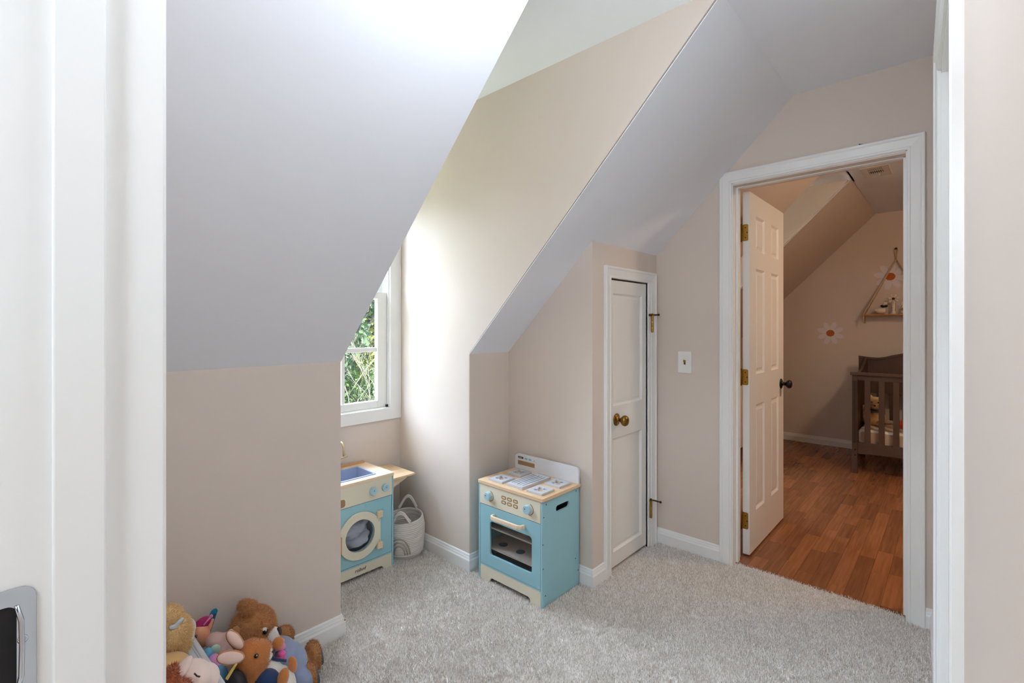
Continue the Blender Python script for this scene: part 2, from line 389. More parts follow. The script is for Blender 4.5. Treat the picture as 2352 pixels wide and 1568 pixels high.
# near wall and the hall the camera stands in
m = MB().box(XN0, XN1, 0.742, YK+0.1, -0.05, 2.5).box(XN0, XN1, -1.1, -0.092, -0.05, 2.5).box(XN0, XN1, -0.092, 0.742, 2.05, 2.5)
struct(m, 'wall_front', M_WALL, 'beige wall around the doorway the view looks through', 'wall')
m = MB().box(-1.95, -1.85, -1.1, 1.6, -0.05, 2.5).box(-1.95, XN0, -1.1, -1.0, -0.05, 2.5).box(-1.95, XN0, 1.5, 1.6, -0.05, 2.5)
struct(m, 'wall_hall', M_WALL, 'beige walls of the landing behind the doorway', 'wall')
struct(MB().box(-1.95, XN0, -1.1, 1.6, ZC, ZC+0.05), 'ceiling', M_CEIL, 'white ceiling of the landing behind the doorway', 'ceiling')
struct(MB().box(-1.95, XN0, -1.1, 1.6, -0.08, -0.004), 'floor', M_CARPET, 'beige carpet of the landing behind the doorway', 'floor')

# ---- bedroom shell
m = MB(); slope_quad(m, XD2-0.05, BX0, YF, YK+0.003); slope_quad(m, BX1, XF+0.05, YF, YK+0.003)
struct(m, 'ceiling', M_WALL, 'beige sloping ceiling of the bedroom', 'ceiling')
struct(MB().box(XD2-0.05, XF+0.08, -1.95, YF+0.002, ZC-0.006, ZC+0.05), 'ceiling', M_CEIL, 'white flat ceiling of the bedroom with the air vent', 'ceiling')
struct(MB().box(BX0-0.08, BX1+0.08, YF-0.01, YW+0.1, ZC-0.006, ZC+0.05), 'ceiling', M_CEIL, 'white ceiling of the bedroom dormer', 'ceiling')
def bcheek(x0, x1):
    e = 0.004
    return MB().prism([(x0,YK+e,-0.05), (x0,YW+0.1,-0.05), (x0,YW+0.1,ZC+0.02), (x0,YF,ZC+0.02), (x0,YK+e,ZK+e)], (x1-x0,0,0))
struct(bcheek(BX0-0.1, BX0), 'wall_bedroom_left', M_WALL, 'near cheek wall of the bedroom dormer', 'wall')
struct(bcheek(BX1, BX1+0.1), 'wall_bedroom_right', M_WALL, 'pale lit far cheek wall of the bedroom dormer', 'wall')
m = MB().box(XD2, BX0-0.001, YK, YK+0.1, -0.05, ZK+0.06).box(BX1+0.001, XF+0.1, YK, YK+0.1, -0.05, ZK+0.06)
struct(m, 'wall_bedroom_knee', M_WALL, 'low beige knee wall of the bedroom', 'wall')
BWX0, BWX1 = BX0+0.034, BX1-0.034
m = MB().box(BX0-0.09, BWX0, YW, YW+0.12, -0.05, ZC+0.03).box(BWX1, BX1+0.09, YW, YW+0.12, -0.05, ZC+0.03)
m.box(BWX0, BWX1, YW, YW+0.12, -0.05, WZ0).box(BWX0, BWX1, YW, YW+0.12, WZ1, ZC+0.03)
struct(m, 'wall_bedroom_window', M_WALL, 'beige window wall of the bedroom dormer', 'wall')
struct(MB().box(XF, XF+0.1, -1.95, YK+0.1, -0.05, 2.5), 'wall_bedroom_back', M_WALL, 'beige far bedroom wall with flower decals', 'wall')
m = MB().box(XD2-0.05, XF+0.08, -1.95, -1.85, -0.05, 2.5)
struct(m, 'wall_bedroom_side', M_WALL, 'beige side wall of the bedroom out of view', 'wall')

# wood floor: planks
bfl = struct(MB().box(2.728, XF+0.05, -1.95, 2.6, -0.08, -0.010), 'floor', mat('subfloor', srgb(90, 60, 36), 0.8), 'reddish brown wood plank floor of the bedroom', 'floor')
unit = MB().box(-0.5,0.5,-0.5,0.5,-0.5,0.5)
ume = bpy.data.meshes.new('plank'); ume.from_pydata(unit.v, [], unit.f); ume.materials.append(M_PLANK)
rest = MB(); npl = 0; SW = 0.0705
for k in range(-26, 27):
    yc = 0.5 + k*SW
    if yc < -1.85 or yc > 1.86: continue
    x = 2.732 - random.uniform(0, 0.3)
    while x < XF:
        L = random.choice((0.26, 0.32, 0.38, 0.46, 0.52)); x0 = max(x, 2.731); x1 = min(x + L, XF - 0.005); x += L
        if x1 - x0 < 0.02: continue
        a = yc / (0.5*(x0+x1))
        vis = -0.02 < a < 0.37 and yc < 1.45
        dz = random.uniform(0, 0.0006)
        if vis and npl < 300:
            o = bpy.data.objects.new('plank', ume); COL.objects.link(o); o.parent = bfl; npl += 1
            o.location = (0.5*(x0+x1), yc, -0.0052 + dz); o.scale = (x1-x0-0.0008, SW-0.0009, 0.0095)
        else:
            rest.box(x0+0.0004, x1-0.0004, yc-SW/2+0.0004, yc+SW/2-0.0004, -0.01, -0.0005+dz)
ro = rest.build('plank_field', M_PLANK, bfl, recalc=False); tag(ro, 'remaining wood planks of the bedroom floor', kind='stuff')

# ---- baseboards (profiled)
def base_run(mb, pts, side, h=0.083, t=0.014):
    """mitred baseboard along a floor polyline; side=+1 puts the board on the left of travel"""
    prof = [(0, -0.004), (t, -0.004), (t, 0.052), (t*0.72, 0.060), (t*0.66, 0.066), (t*0.5, 0.070), (t*0.42, h-0.004), (t*0.2, h), (0, h)]
    P = [Vector((p[0], p[1], 0)) for p in pts]; rings = []
    for i, p in enumerate(P):
        ns = []
        for j in (i-1, i):
            if 0 <= j < len(P)-1:
                d = (P[j+1]-P[j]).normalized(); ns.append(Vector((-d.y, d.x, 0))*side)
        n = ns[0] if len(ns) == 1 else (ns[0]+ns[1]) / (1.0 + ns[0].dot(ns[1]))
        rings.append([p + n*d + Vector((0,0,z)) for d, z in prof])
    n = len(prof); fs = []
    for i in range(len(rings)-1):
        for k in range(n): fs.append((i*n+k, i*n+(k+1) % n, (i+1)*n+(k+1) % n, (i+1)*n+k))
    fs.append(tuple(range(n))[::-1]); fs.append(tuple((len(rings)-1)*n+k for k in range(n)))
    mb.add([q for r in rings for q in r], fs)
t = 0.014
def base(name, pts, side, label):
    m = MB(); base_run(m, pts, side); struct(m, name, M_TRIM, label, 'baseboard')
base('baseboard_knee', [(XN1, YK), (XA, YK), (XA, YW-0.0)], -1, 'white baseboard under the low knee wall behind the plush toys')
base('baseboard_alcove', [(XA, YW), (XB, YW), (XB, YK), (XO, YK), (XO, YS), (DX0-0.06, YS)], -1, 'white baseboard running round the dormer alcove and behind the toy oven')
base('baseboard_door', [(DX1+0.09, YS), (XD, YS), (XD, 0.940)], -1, 'white baseboard below the light switch')
base('baseboard_right', [(XD, 0.094), (XD, yr(XD)), (2.04, yr(2.04))], -1, 'white baseboard in the corner right of the bedroom doorway')
base('baseboard_bedroom', [(XD2, YK), (BX0, YK)], -1, 'white baseboard along the near bedroom knee wall')
base('baseboard_bedroom', [(BX1, YK), (XF, YK), (XF, -1.8)], -1, 'white baseboard along the far bedroom wall')
# worn spot at the end of the knee baseboard
o = MB().ell((XA+t-0.004, YK-t-0.0005, 0.060), (0.005, 0.0012, 0.0022), (0, 18, 0), 10, 6).build('paint_chip', mat('chipped_wood', srgb(176, 92, 52), 0.8))
tag(o, 'small orange chip on the end of the knee wall baseboard', 'chip')

# ---- casing profile runs (mitred) : section across width w, thickness t
def casing(mb, pts, inward, nrm, w=0.062, t=0.018):
    """pts: inner-edge polyline (3-D); inward[i]: outward direction (from opening) at each pt (mitre-scaled)."""
    N = Vector(nrm)
    prof = [(0.0, 0.0), (0.0, 0.008), (0.004, 0.011), (0.010, 0.0115), (0.013, 0.009), (0.030, 0.011), (0.044, 0.013), (0.050, 0.0175), (w-0.004, t), (w, t-0.003), (w, 0.0)]
    rings = []
    for p, d in zip(pts, inward):
        rings.append([Vector(p) + Vector(d)*u + N*v for u, v in prof])
    n = len(prof); vs = [q for r in rings for q in r]; fs = []
    for i in range(len(rings)-1):
        for k in range(n): fs.append((i*n+k, i*n+(k+1) % n, (i+1)*n+(k+1) % n, (i+1)*n+k))
    fs.append(tuple(range(n))[::-1]); fs.append(tuple((len(rings)-1)*n+k for k in range(n)))
    mb.add(vs, fs)
# bedroom doorway casing + jamb
JY0, JY1, JZ = 0.160, 0.875, 2.003
m = MB(); y0, y1, z1 = 0.1555, 0.8795, 2.0075
z1 = 2.035 - 0.0
casing(m, [(XD,y1,-0.004),(XD,y1,z1),(XD,y0,z1),(XD,y0,-0.004)], [(0,1,0),(0,1,1),(0,-1,1),(0,-1,0)], (-1,0,0), w=0.061)
tr = thing('trim_1', 'white moulded casing and jamb of the bedroom doorway', 'door frame', (XD, 0.5, 0), kind='structure')
m.build('casing', M_TRIM, tr)
m = MB().box(XD-0.001, XD2+0.002, y1-0.004, OY1, -0.004, z1).box(XD-0.001, XD2+0.002, OY0, y0+0.004, -0.004, z1).box(XD-0.001, XD2+0.002, OY0, OY1, z1-0.004, z1+0.015)
m.build('jamb', M_TRIM, tr)
m = MB().box(XD+0.045, XD+0.078, y1-0.016, y1-0.004, -0.002, z1-0.004).box(XD+0.045, XD+0.078, y0+0.004, y0+0.016, -0.002, z1-0.004).box(XD+0.045, XD+0.078, y0+0.004, y1-0.004, z1-0.018, z1-0.004)
m.build('door_stop', M_TRIM, tr, bevel=0.002)
# small door casing
m = MB(); x0, x1, z1s = DX0-0.001, DX1+0.029, DZ1-0.002
casing(m, [(x0,YS,-0.004),(x0,YS,z1s),(x1,YS,z1s),(x1,YS,-0.004)], [(-1,0,0),(-1,0,1),(1,0,1),(1,0,0)], (0,-1,0), w=0.06)
tr2 = thing('trim_2', 'white moulded casing around the small eaves door', 'door frame', (DX0, YS, 0), kind='structure')
m.build('casing', M_TRIM, tr2)
m = MB().box(DX1, x1, YS-0.009, YS+0.01, 0, z1s); m.build('jamb', M_TRIM, tr2)
# closet opening casing in right wall
tr3 = thing('trim_3', 'cream white closet casing at the right edge of the view', 'door frame', (1.6, yr(1.6), 0), kind='structure')
def rp(x, d=0.0, z=0.0): return Vector((x - 0.048*d, yr(x) + d, z))
u = Vector((1, 0.048, 0)).normalized()
m = MB(); casing(m, [rp(RX1,0,-0.004), rp(RX1,0,RZ1), rp(RX0,0,RZ1), rp(RX0,0,-0.004)], [tuple(u), tuple(u+Vector((0,0,1))), tuple(-u+Vector((0,0,1))), tuple(-u)], (-0.048, 1, 0), w=0.085)
m.build('casing', M_TRIM, tr3)
m = MB()
for xa, xb in ((RX0-0.001, RX0+0.014), (RX1-0.014, RX1+0.001)):
    m.prism([rp(xa,0.001,-0.004), rp(xb,0.001,-0.004), rp(xb,-0.11,-0.004), rp(xa,-0.11,-0.004)], (0,0,RZ1+0.004))
m.prism([rp(RX0,0.001,RZ1-0.014), rp(RX1,0.001,RZ1-0.014), rp(RX1,-0.11,RZ1-0.014), rp(RX0,-0.11,RZ1-0.014)], (0,0,0.014))
m.build('jamb', M_TRIM, tr3)
d3 = thing('door_3', 'white closet door deep in the casing at the right edge', 'door', (1.55, yr(1.55)-0.07, 0), kind='structure')
for k in range(2):
    xa = RX0+0.016 + k*0.377; xb = xa + 0.374
    m = MB().prism([rp(xa,-0.06,0.01), rp(xb,-0.06,0.01), rp(xb,-0.085,0.01), rp(xa,-0.085,0.01)], (0,0,RZ1-0.03)); m.build('door_leaf', M_DOOR, d3, bevel=0.003)
# doorway around the camera
tr4 = thing('trim_4', 'white door jamb and stop at the left edge, nearest the viewer', 'door frame', (0.06, 0.72, 0), kind='structure')
MB().box(XN0-0.003, 0.147, 0.720, 0.743, -0.004, 2.06).build('jamb', M_TRIM, tr4, bevel=0.0015)
MB().box(XN0-0.003, 0.147, -0.093, -0.072, -0.004, 2.06).build('jamb', M_TRIM, tr4, bevel=0.0015)
MB().box(XN0-0.003, 0.147, -0.093, 0.743, 2.04, 2.06).build('jamb', M_TRIM, tr4)
MB().box(0.0462, 0.0905, 0.710, 0.721, -0.002, 2.04).build('door_stop', M_TRIM, tr4, bevel=0.002)
m = MB(); casing(m, [(XN1,0.727,-0.004),(XN1,0.727,2.047),(XN1,-0.079,2.047),(XN1,-0.079,-0.004)], [(0,1,0),(0,1,1),(0,-1,1),(0,-1,0)], (1,0,0), w=0.02, t=0.018)
# only a narrow casing fits beside the right wall; left leg full width
m = MB(); casing(m, [(XN1,0.726,-0.004),(XN1,0.726,2.11)], [(0,1,0),(0,1,0)], (1,0,0), w=0.062); m.build('casing', M_TRIM, tr4)
# strike plate
sp = thing('strike_plate', 'polished steel strike plate with dark latch hole on the left door jamb', 'strike plate', (0.01, 0.72, 0.93))
f = lambda a, b: (a, 0.7198, b)
m = MB().plate(rrect(f, -0.018, 0.0345, 0.873, 1.0025, 0.012), [rrect(f, -0.012, 0.0195, 0.893, 0.985, 0.008)], (0, -0.0016, 0)); m.build('plate', M_STEEL, sp, bevel=0.0005)
MB().plate(rrect(lambda a, b: (a, 0.7195, b), -0.014, 0.0205, 0.891, 0.987, 0.008), [], (0, -0.0006, 0)).build('latch_hole', M_DARK, sp)
MB().tube([(0.0195, 0.7185, 0.893), (0.023, 0.716, 0.91), (0.0235, 0.715, 0.94), (0.023, 0.716, 0.968), (0.0195, 0.7185, 0.984)], 0.0022, 8).build('lip', M_STEEL, sp, smooth=True)
MB().lathe((0.024, 0.7182, 0.9475), (0,-1,0), [(0.0001,0),(0.0042,0.0),(0.0042,0.0008),(0.002,0.0014),(0.0001,0.0014)], 14).build('screw', M_STEEL, sp, smooth=True)

o = MB().cyl((XD-0.006, 0.305, 2.0955), (XD-0.006, 0.325, 2.1005), 0.0028, 8).build('pin', M_BLACK); tag(o, 'tiny black pin lying on top of the bedroom door casing', 'pin')
# ---- ceiling lights (the room's and the landing's own lamps)
def dome_lamp(x, y, z, r, watts, name, label, col=(228, 242, 255)):
    t_ = thing(name, label, 'lamp', (x, y, z - 0.07))
    MB().lathe((x, y, z), (0,0,-1), [(r*1.06,0),(r*1.06,0.016),(r*1.0,0.02),(0.001,0.02)], 32).build('ring', M_STEEL, t_, smooth=False)
    area = 2*PI*r*r*0.6
    e = mat('lamp_glow_' + str(watts), (1,1,1,1), 0.4, emit=srgb(*col), estr=watts/(PI*area))
    MB().lathe((x, y, z-0.018), (0,0,-1), [(r,0),(r*0.98,0.018),(r*0.86,0.04),(r*0.62,0.057),(r*0.3,0.066),(0.002,0.068)], 32).build('dome', e, t_, smooth=True)
gl = thing('ceiling_lamp', 'round white globe lamp hanging close to the play room ceiling', 'lamp', (0.70, 0.47, 2.01))
MB().lathe((0.70,0.47,ZC), (0,0,-1), [(0.06,0),(0.06,0.014),(0.02,0.022),(0.008,0.024),(0.008,0.14),(0.035,0.145),(0.035,0.175),(0.001,0.176)], 28).build('canopy', M_STEEL, gl)
MB().ell((0.70,0.47,2.135), 0.115, (0,0,0), 28, 18).build('globe', mat('globe_glow', (1,1,1,1), 0.4, emit=srgb(228, 242, 255), estr=ROOM_LAMP/(PI*4*PI*0.115**2)), gl, smooth=True)
dome_lamp(-0.85, 0.35, ZC, 0.14, HALL_LAMP, 'ceiling_lamp', 'round glass dome lamp on the ceiling of the landing')

dome_lamp(3.55, -0.60, ZC-0.006, 0.15, BED_LAMP, 'ceiling_lamp', 'round warm dome lamp on the bedroom ceiling', (255, 222, 186))

# ================================================================== WINDOWS
def window(name, x0, x1, label, zt, YW=YW, sg=1, cw=0.076):
    w = thing(name, label, 'window', (0.5*(x0+x1), YW, WZ0), kind='structure')
    # flat casing boards
    cx0, cx1 = x0-cw, x1+cw
    m = MB().box(x1, cx1, YW-0.018, YW+0.004, 0.718, zt).box(cx0, x0, YW-0.018, YW+0.004, 0.718, zt)
    m.box(x0, x1, YW-0.018, YW+0.004, 0.718, WZ0).box(x0, x1, YW-0.018, YW+0.004, WZ1, zt)
    m.build('casing', M_TRIM, w, bevel=0.002)
    # frame liner
    fy0, fy1 = YW-0.004, YW+0.118
    m = MB().box(x1-0.006, x1+0.004, fy0, fy1, WZ0, WZ1).box(x0-0.004, x0+0.006, fy0, fy1, WZ0, WZ1).box(x0, x1, fy0, fy1, WZ0-0.004, WZ0+0.004).box(x0, x1, fy0, fy1, WZ1-0.006, WZ1+0.004)
    m.build('frame', M_PLASTIC, w)
    zm = 0.5*(WZ0+WZ1)+0.012
    for s, (za, zb, ya) in enumerate(((WZ0+0.004, zm+0.02, YW+0.012), (zm-0.022, WZ1-0.006, YW+0.052))):
        yb = ya + 0.034; xa, xb = x0+0.007, x1-0.007; st = 0.062 if s == 0 else 0.05; rb = 0.043
        if s == 1: xa, xb = x0+0.012, x1-0.012
        sash = MB().box(xb-st, xb, ya, yb, za, zb).box(xa, xa+st, ya, yb, za, zb).box(xa+st, xb-st, ya, yb, za, za+rb).box(xa+st, xb-st, ya, yb, zb-rb+0.003, zb).build('sash', M_PLASTIC, w, bevel=0.0025)
        gx0, gx1, gz0, gz1 = xa+st, xb-st, za+rb, zb-rb+0.003
        mx = 0.5*(gx0+gx1); mz = 0.5*(gz0+gz1)
        MB().box(mx-0.010, mx+0.010, ya+0.010, yb-0.008, gz0, gz1).box(gx0, mx-0.010, ya+0.010, yb-0.008, mz-0.013, mz+0.013).box(mx+0.010, gx1, ya+0.010, yb-0.008, mz-0.013, mz+0.013).build('muntin', M_PLASTIC, sash, bevel=0.002)
        for (pa, pb) in ((gx0, mx-0.010), (mx+0.010, gx1)):
            for (qa, qb) in ((gz0, mz-0.013), (mz+0.013, gz1)):
                MB().box(pa, pb, ya+0.016, ya+0.019, qa, qb).build('pane', M_GLASS, sash)
    MB().box(x1-0.018, x1-0.005, YW-0.003, YW+0.010, WZ0+0.004, WZ0+0.018).build('latch', M_BLACK, w, bevel=0.001)
    # portal guides daylight sampling through the opening
    L = bpy.data.lights.new(name + '_portal', 'AREA'); L.shape = 'RECTANGLE'; L.size = x1-x0; L.size_y = WZ1-WZ0; L.cycles.is_portal = True
    lo = bpy.data.objects.new(name + '_portal', L); COL.objects.link(lo); lo.location = (0.5*(x0+x1), YW+sg*0.125, 0.5*(WZ0+WZ1)); lo.rotation_euler = (-sg*PI/2, 0, 0)
    if sg < 0: w.rotation_euler = (0, 0, PI)
window('window_1', WX0, WX1, 'white double hung window in the dormer with foliage outside', 2.19)
window('window_2', BWX0, BWX1, 'white double hung window in the bedroom dormer out of sight', 2.19, cw=0.032)

# ================================================================== DOORS
def panel_door_face(mb_frame, f, u0, u1, v0, v1, panels, thick):
    """slab with recessed rectangular panels; f(u,v,d) maps to 3-D with d depth inward from the face"""
    outer = [f(u0,v0,0), f(u1,v0,0), f(u1,v1,0), f(u0,v1,0)]
    holes = [[f(a,c,0), f(b,c,0), f(b,e,0), f(a,e,0)] for a, b, c, e in panels]
    mb_frame.plate(outer, holes, Vector(f(u0,v0,thick)) - Vector(f(u0,v0,0)))
def raised_panel(f, a, b, c, e, g, dep, fld):
    # moulded recess ring + raised field
    def ring(i, d): return [f(a+i,c+i,d), f(b-i,c+i,d), f(b-i,e-i,d), f(a+i,e-i,d)]
    rs = [ring(0,0), ring(g*0.35,dep), ring(g*0.6,dep), ring(g,dep*0.35 if fld else dep*0.8)]
    vs = [p for r in rs for p in r]; fs = []
    for i in range(3):
        for k in range(4): fs.append((i*4+k, i*4+(k+1)%4, (i+1)*4+(k+1)%4, (i+1)*4+k))
    fs.append((12,13,14,15)); back = [f(a,c,0.03), f(b,c,0.03), f(b,e,0.03), f(a,e,0.03)]
    return MB().add(vs, fs)
# bedroom door, open into the bedroom
d1 = thing('door_1', 'open white six panel bedroom door with black knob', 'door', (2.83, 0.88, 0.0), kind='structure')
DYF, DYB = 0.838, 0.873; dx0, dx1 = 2.845, 3.555
f = lambda u_, v_, d_: (u_, DYF + d_, v_)
cols = ((2.962, 3.130), (3.270, 3.438)); rows = ((1.70, 1.90), (1.00, 1.60), (0.225, 0.825))
pans = [(a, b, c, e) for a, b in cols for c, e in rows]
m = MB(); panel_door_face(m, f, dx0, dx1, 0.010, 2.018, pans, 0.012)
m.box(dx0, dx1, DYF+0.012, DYB, 0.010, 2.018)
m.build('slab', M_DOOR, d1)
for p in pans: raised_panel(f, *p, 0.034, 0.010, True).build('panel', M_DOOR, d1)
for (za, zb) in ((1.746, 1.838), (0.947, 1.034), (0.149, 0.241)):
    h = MB().plate(rrect(lambda a, b: (dx0-0.0002, a, b), DYF+0.006, DYB+0.004, za, zb, 0.008), [], (-0.0022, 0, 0)).build('hinge', M_BRASS, d1)
    MB().cyl((dx0-0.006, DYB+0.008, za-0.004), (dx0-0.006, DYB+0.008, zb+0.004), 0.0062, 12).build('barrel', M_OLDBRASS, h, smooth=True)
    for k, (yy, zz) in enumerate(((0.020, 0.8), (0.012, 0.5), (0.020, 0.2))):
        MB().cyl((dx0-0.0022, DYF+yy, za+(zb-za)*zz), (dx0-0.0032, DYF+yy, za+(zb-za)*zz), 0.0032, 10).build('screw', M_DARKBRONZE, h)
kx, kz = 3.49, 0.900
kn = MB().lathe((kx, DYF, kz), (0,-1,0), [(0.0325,0),(0.0325,0.004),(0.026,0.008),(0.012,0.010),(0.011,0.028),(0.018,0.034),(0.026,0.042),(0.027,0.052),(0.022,0.061),(0.010,0.065),(0.001,0.0655)], 28).build('knob', M_BLACK, d1, smooth=True)
# small eaves door
d2 = thing('door_2', 'small white two panel eaves door with brass knob', 'door', (DX0, YS, 0.0), kind='structure')
yf = YS + 0.006
f = lambda u_, v_, d_: (u_, yf + d_, v_)
pans = [(2.207, 2.524, 0.855, 1.446), (2.207, 2.518, 0.092, 0.686)]
m = MB(); panel_door_face(m, f, DX0+0.004, DX1-0.003, 0.016, DZ1-0.010, pans, 0.012); m.box(DX0+0.004, DX1-0.003, yf+0.012, yf+0.032, 0.016, DZ1-0.010); m.build('slab', M_DOOR, d2)
for p in pans: raised_panel(f, *p, 0.026, 0.011, False).build('panel', M_DOOR, d2)
kx, kz = 2.240, 0.782
MB().lathe((kx, yf, kz), (0,-1,0), [(0.033,0),(0.033,0.003),(0.029,0.006),(0.012,0.009),(0.009,0.014),(0.009,0.026),(0.017,0.032),(0.0265,0.042),(0.0285,0.052),(0.024,0.062),(0.012,0.068),(0.001,0.069)], 28).build('knob', M_OLDBRASS, d2, smooth=True)
for i, (hx, za, zb) in enumerate(((2.600, 1.237, 1.341), (2.584, 0.169, 0.275))):
    h = MB().lathe((hx, YS-0.018, za), (0,0,1), [(0.004,0),(0.0075,0.003),(0.0075,0.03),(0.0068,0.031),(0.0068,0.033),(0.0075,0.034),(0.0075,0.064),(0.0068,0.065),(0.0068,0.067),(0.0075,0.068),(0.0075,zb-za-0.012),(0.009,zb-za-0.010),(0.009,zb-za),(0.004,zb-za+0.006)], 16).build('hinge', M_BRASS, d2, smooth=True)
    if i == 0: arm = [(hx-0.040, YS-0.022, zb-0.004), (hx, YS-0.020, zb-0.003), (hx+0.055, YS-0.030, zb-0.001)]
    else: arm = [(hx-0.004, YS-0.020, zb), (hx+0.02, YS-0.034, zb-0.008), (hx+0.055, YS-0.05, zb-0.022)]
    MB().tube(arm, 0.0042, 10).ell(arm[-1], 0.007, (0,0,0), 10, 8).ell(arm[0], 0.007, (0,0,0), 10, 8).build('door_stop', M_DARKBRONZE, h, smooth=True)
    MB().box(DX1-0.012, hx, YS-0.012, YS-0.009, za+0.004, zb-0.012).build('leaf', M_TRIM, h)

# light switch
sw = thing('light_switch', 'white wall plate with brass toggle beside the small door', 'light switch', (XD, 1.135, 1.068))
f = lambda a, b: (XD, a, b)
MB().plate(rrect(f, 1.097, 1.175, 1.007, 1.129, 0.004), [], (-0.006,0,0)).build('plate', M_PLASTIC, sw, bevel=0.002)
MB().box(XD-0.008, XD-0.0055, 1.131, 1.141, 1.055, 1.080).build('slot', M_OLDBRASS, sw)
MB().prism([(XD-0.007,1.132,1.066),(XD-0.007,1.140,1.066),(XD-0.007,1.140,1.077),(XD-0.007,1.132,1.077)], (-0.012,0,0.006)).build('toggle', M_BRASS, sw, bevel=0.001)

# ================================================================== TOY OVEN
def text_mesh(txt, size, name, m, parent, origin, ux, uz, depth=0.0006, shear=0.0):
    cu = bpy.data.curves.new('txt', 'FONT'); cu.body = txt; cu.size = size; cu.extrude = depth; cu.shear = shear
    to = bpy.data.objects.new('txt', cu); COL.objects.link(to)
    dg = bpy.context.evaluated_depsgraph_get(); me = bpy.data.meshes.new_from_object(to.evaluated_get(dg))
    bpy.data.objects.remove(to); bpy.data.curves.remove(cu)
    ux = Vector(ux); uz = Vector(uz); nn = ux.cross(uz); o_ = Vector(origin) - OFF[parent]
    for v in me.vertices: v.co = o_ + ux*v.co.x + uz*v.co.y + nn*v.co.z
    me.name = name; me.materials.clear(); me.materials.append(m)
    o = bpy.data.objects.new(name, me); COL.objects.link(o); o.parent = parent; OFF[o] = OFF[parent]; return o

ov = thing('toy_oven', 'pale blue wooden toy oven with burners and cream control panel', 'toy oven', (1.83, 1.58, 0))
OX = 1.692; OYA, OYB = 1.373, 1.789
fs_ = lambda y: (lambda a, b: (a, y, b))
fx_ = lambda x: (lambda a, b: (x, a, b))
slot = rrect(fs_(OYA), 1.795, 1.899, 0.405, 0.434, 0.013)
sp_ = MB().plate([(OX,OYA,-0.004),(1.980,OYA,-0.004),(1.980,OYA,0.479),(OX,OYA,0.479)], [slot], (0,0.010,0)).build('side_panel', M_BLUE, ov, bevel=0.001)
slot2 = rrect(fs_(OYB), 1.795, 1.899, 0.405, 0.434, 0.013)
MB().plate([(OX,OYB,-0.004),(1.980,OYB,-0.004),(1.980,OYB,0.479),(OX,OYB,0.479)], [slot2], (0,-0.010,0)).build('side_panel', M_BLUE, ov, bevel=0.001)
MB().box(1.962, 1.972, OYA+0.010, OYB-0.010, 0.02, 0.479).build('back_panel', M_SLATE, ov)
MB().box(OX+0.004, 1.962, OYA+0.010, OYB-0.010, 0.070, 0.078).build('bottom_panel', M_SLATE, ov)
MB().prism(rrect(lambda a, b: (a, b, 0.479), 1.6865, 1.990, 1.366, 1.792, 0.008, 4), (0,0,0.016)).build('top_board', M_PINE, ov, bevel=0.0015)
MB().plate(rrect(fx_(1.967), 1.367, 1.788, 0.4955, 0.576, 0.022, 6, (0,0,1,1)), [], (0.012,0,0)).build('backsplash', M_TOYWHITE, ov, bevel=0.0012)
bs = ov.children[-1]
PX = 1.9668
def printed(shape, m, parent, name='print', d=-0.0006): return MB().plate(shape, [], (d,0,0)).build(name, m, parent)
printed(rrect(fx_(PX), 1.648, 1.766, 0.519, 0.541, 0.001, 2), M_BROWNPRINT, bs, 'display')
printed(rrect(fx_(PX), 1.727, 1.766, 0.552, 0.563, 0.005, 4), M_DARKPRINT, bs, 'badge')
text_mesh('robud', 0.0085, 'lettering', M_CREAMPRINT, bs, (PX-0.0010, 1.760, 0.5548), (0,-1,0), (0,0,1), 0.0003)
for yc in (1.709, 1.680): printed(rrect(fx_(PX), yc-0.0105, yc+0.0105, 0.552, 0.562, 0.0048, 4), M_TEALPRINT, bs, 'badge')
printed([(PX,1.645,0.551),(PX,1.660,0.551),(PX,1.645,0.563)], M_TOYGREY, bs, 'badge')
# burners
for (bx, by) in ((1.763, 1.694), (1.897, 1.694), (1.763, 1.442), (1.897, 1.442)):
    h_ = 0.047; z0_ = 0.495
    g = thing_part = None
    outer = [(bx-h_,by-h_,z0_),(bx+h_,by-h_,z0_),(bx+h_,by+h_,z0_),(bx-h_,by+h_,z0_)]
    i_ = 0.024
    hole = []
    for k in range(4):   # plus-notched square hole
        c, s_ = [(1,0),(0,1),(-1,0),(0,-1)][k]
        for (u_, v_) in ((i_,-i_),(i_,-0.006),(i_-0.009,-0.006),(i_-0.009,0.006),(i_,0.006)):
            hole.append((bx + u_*c - v_*s_, by + u_*s_ + v_*c, z0_))
    MB().plate(outer, [hole], (0,0,0.010)).build('burner_grate', M_TOYGREY, ov, bevel=0.0012)
gr = MB().plate([(1.718,1.517,0.495),(1.936,1.517,0.495),(1.936,1.620,0.495),(1.718,1.620,0.495)],
    [[(1.742,yc-0.0032,0.495),(1.912,yc-0.0032,0.495),(1.912,yc+0.0032,0.495),(1.742,yc+0.0032,0.495)] for yc in (1.534,1.552,1.570,1.588,1.605)], (0,0,0.012)).build('griddle', M_TOYGREY, ov, bevel=0.0012)
MB().box(1.722, 1.932, 1.520, 1.617, 0.4952, 0.5005).build('griddle_base', M_SLATE, gr)
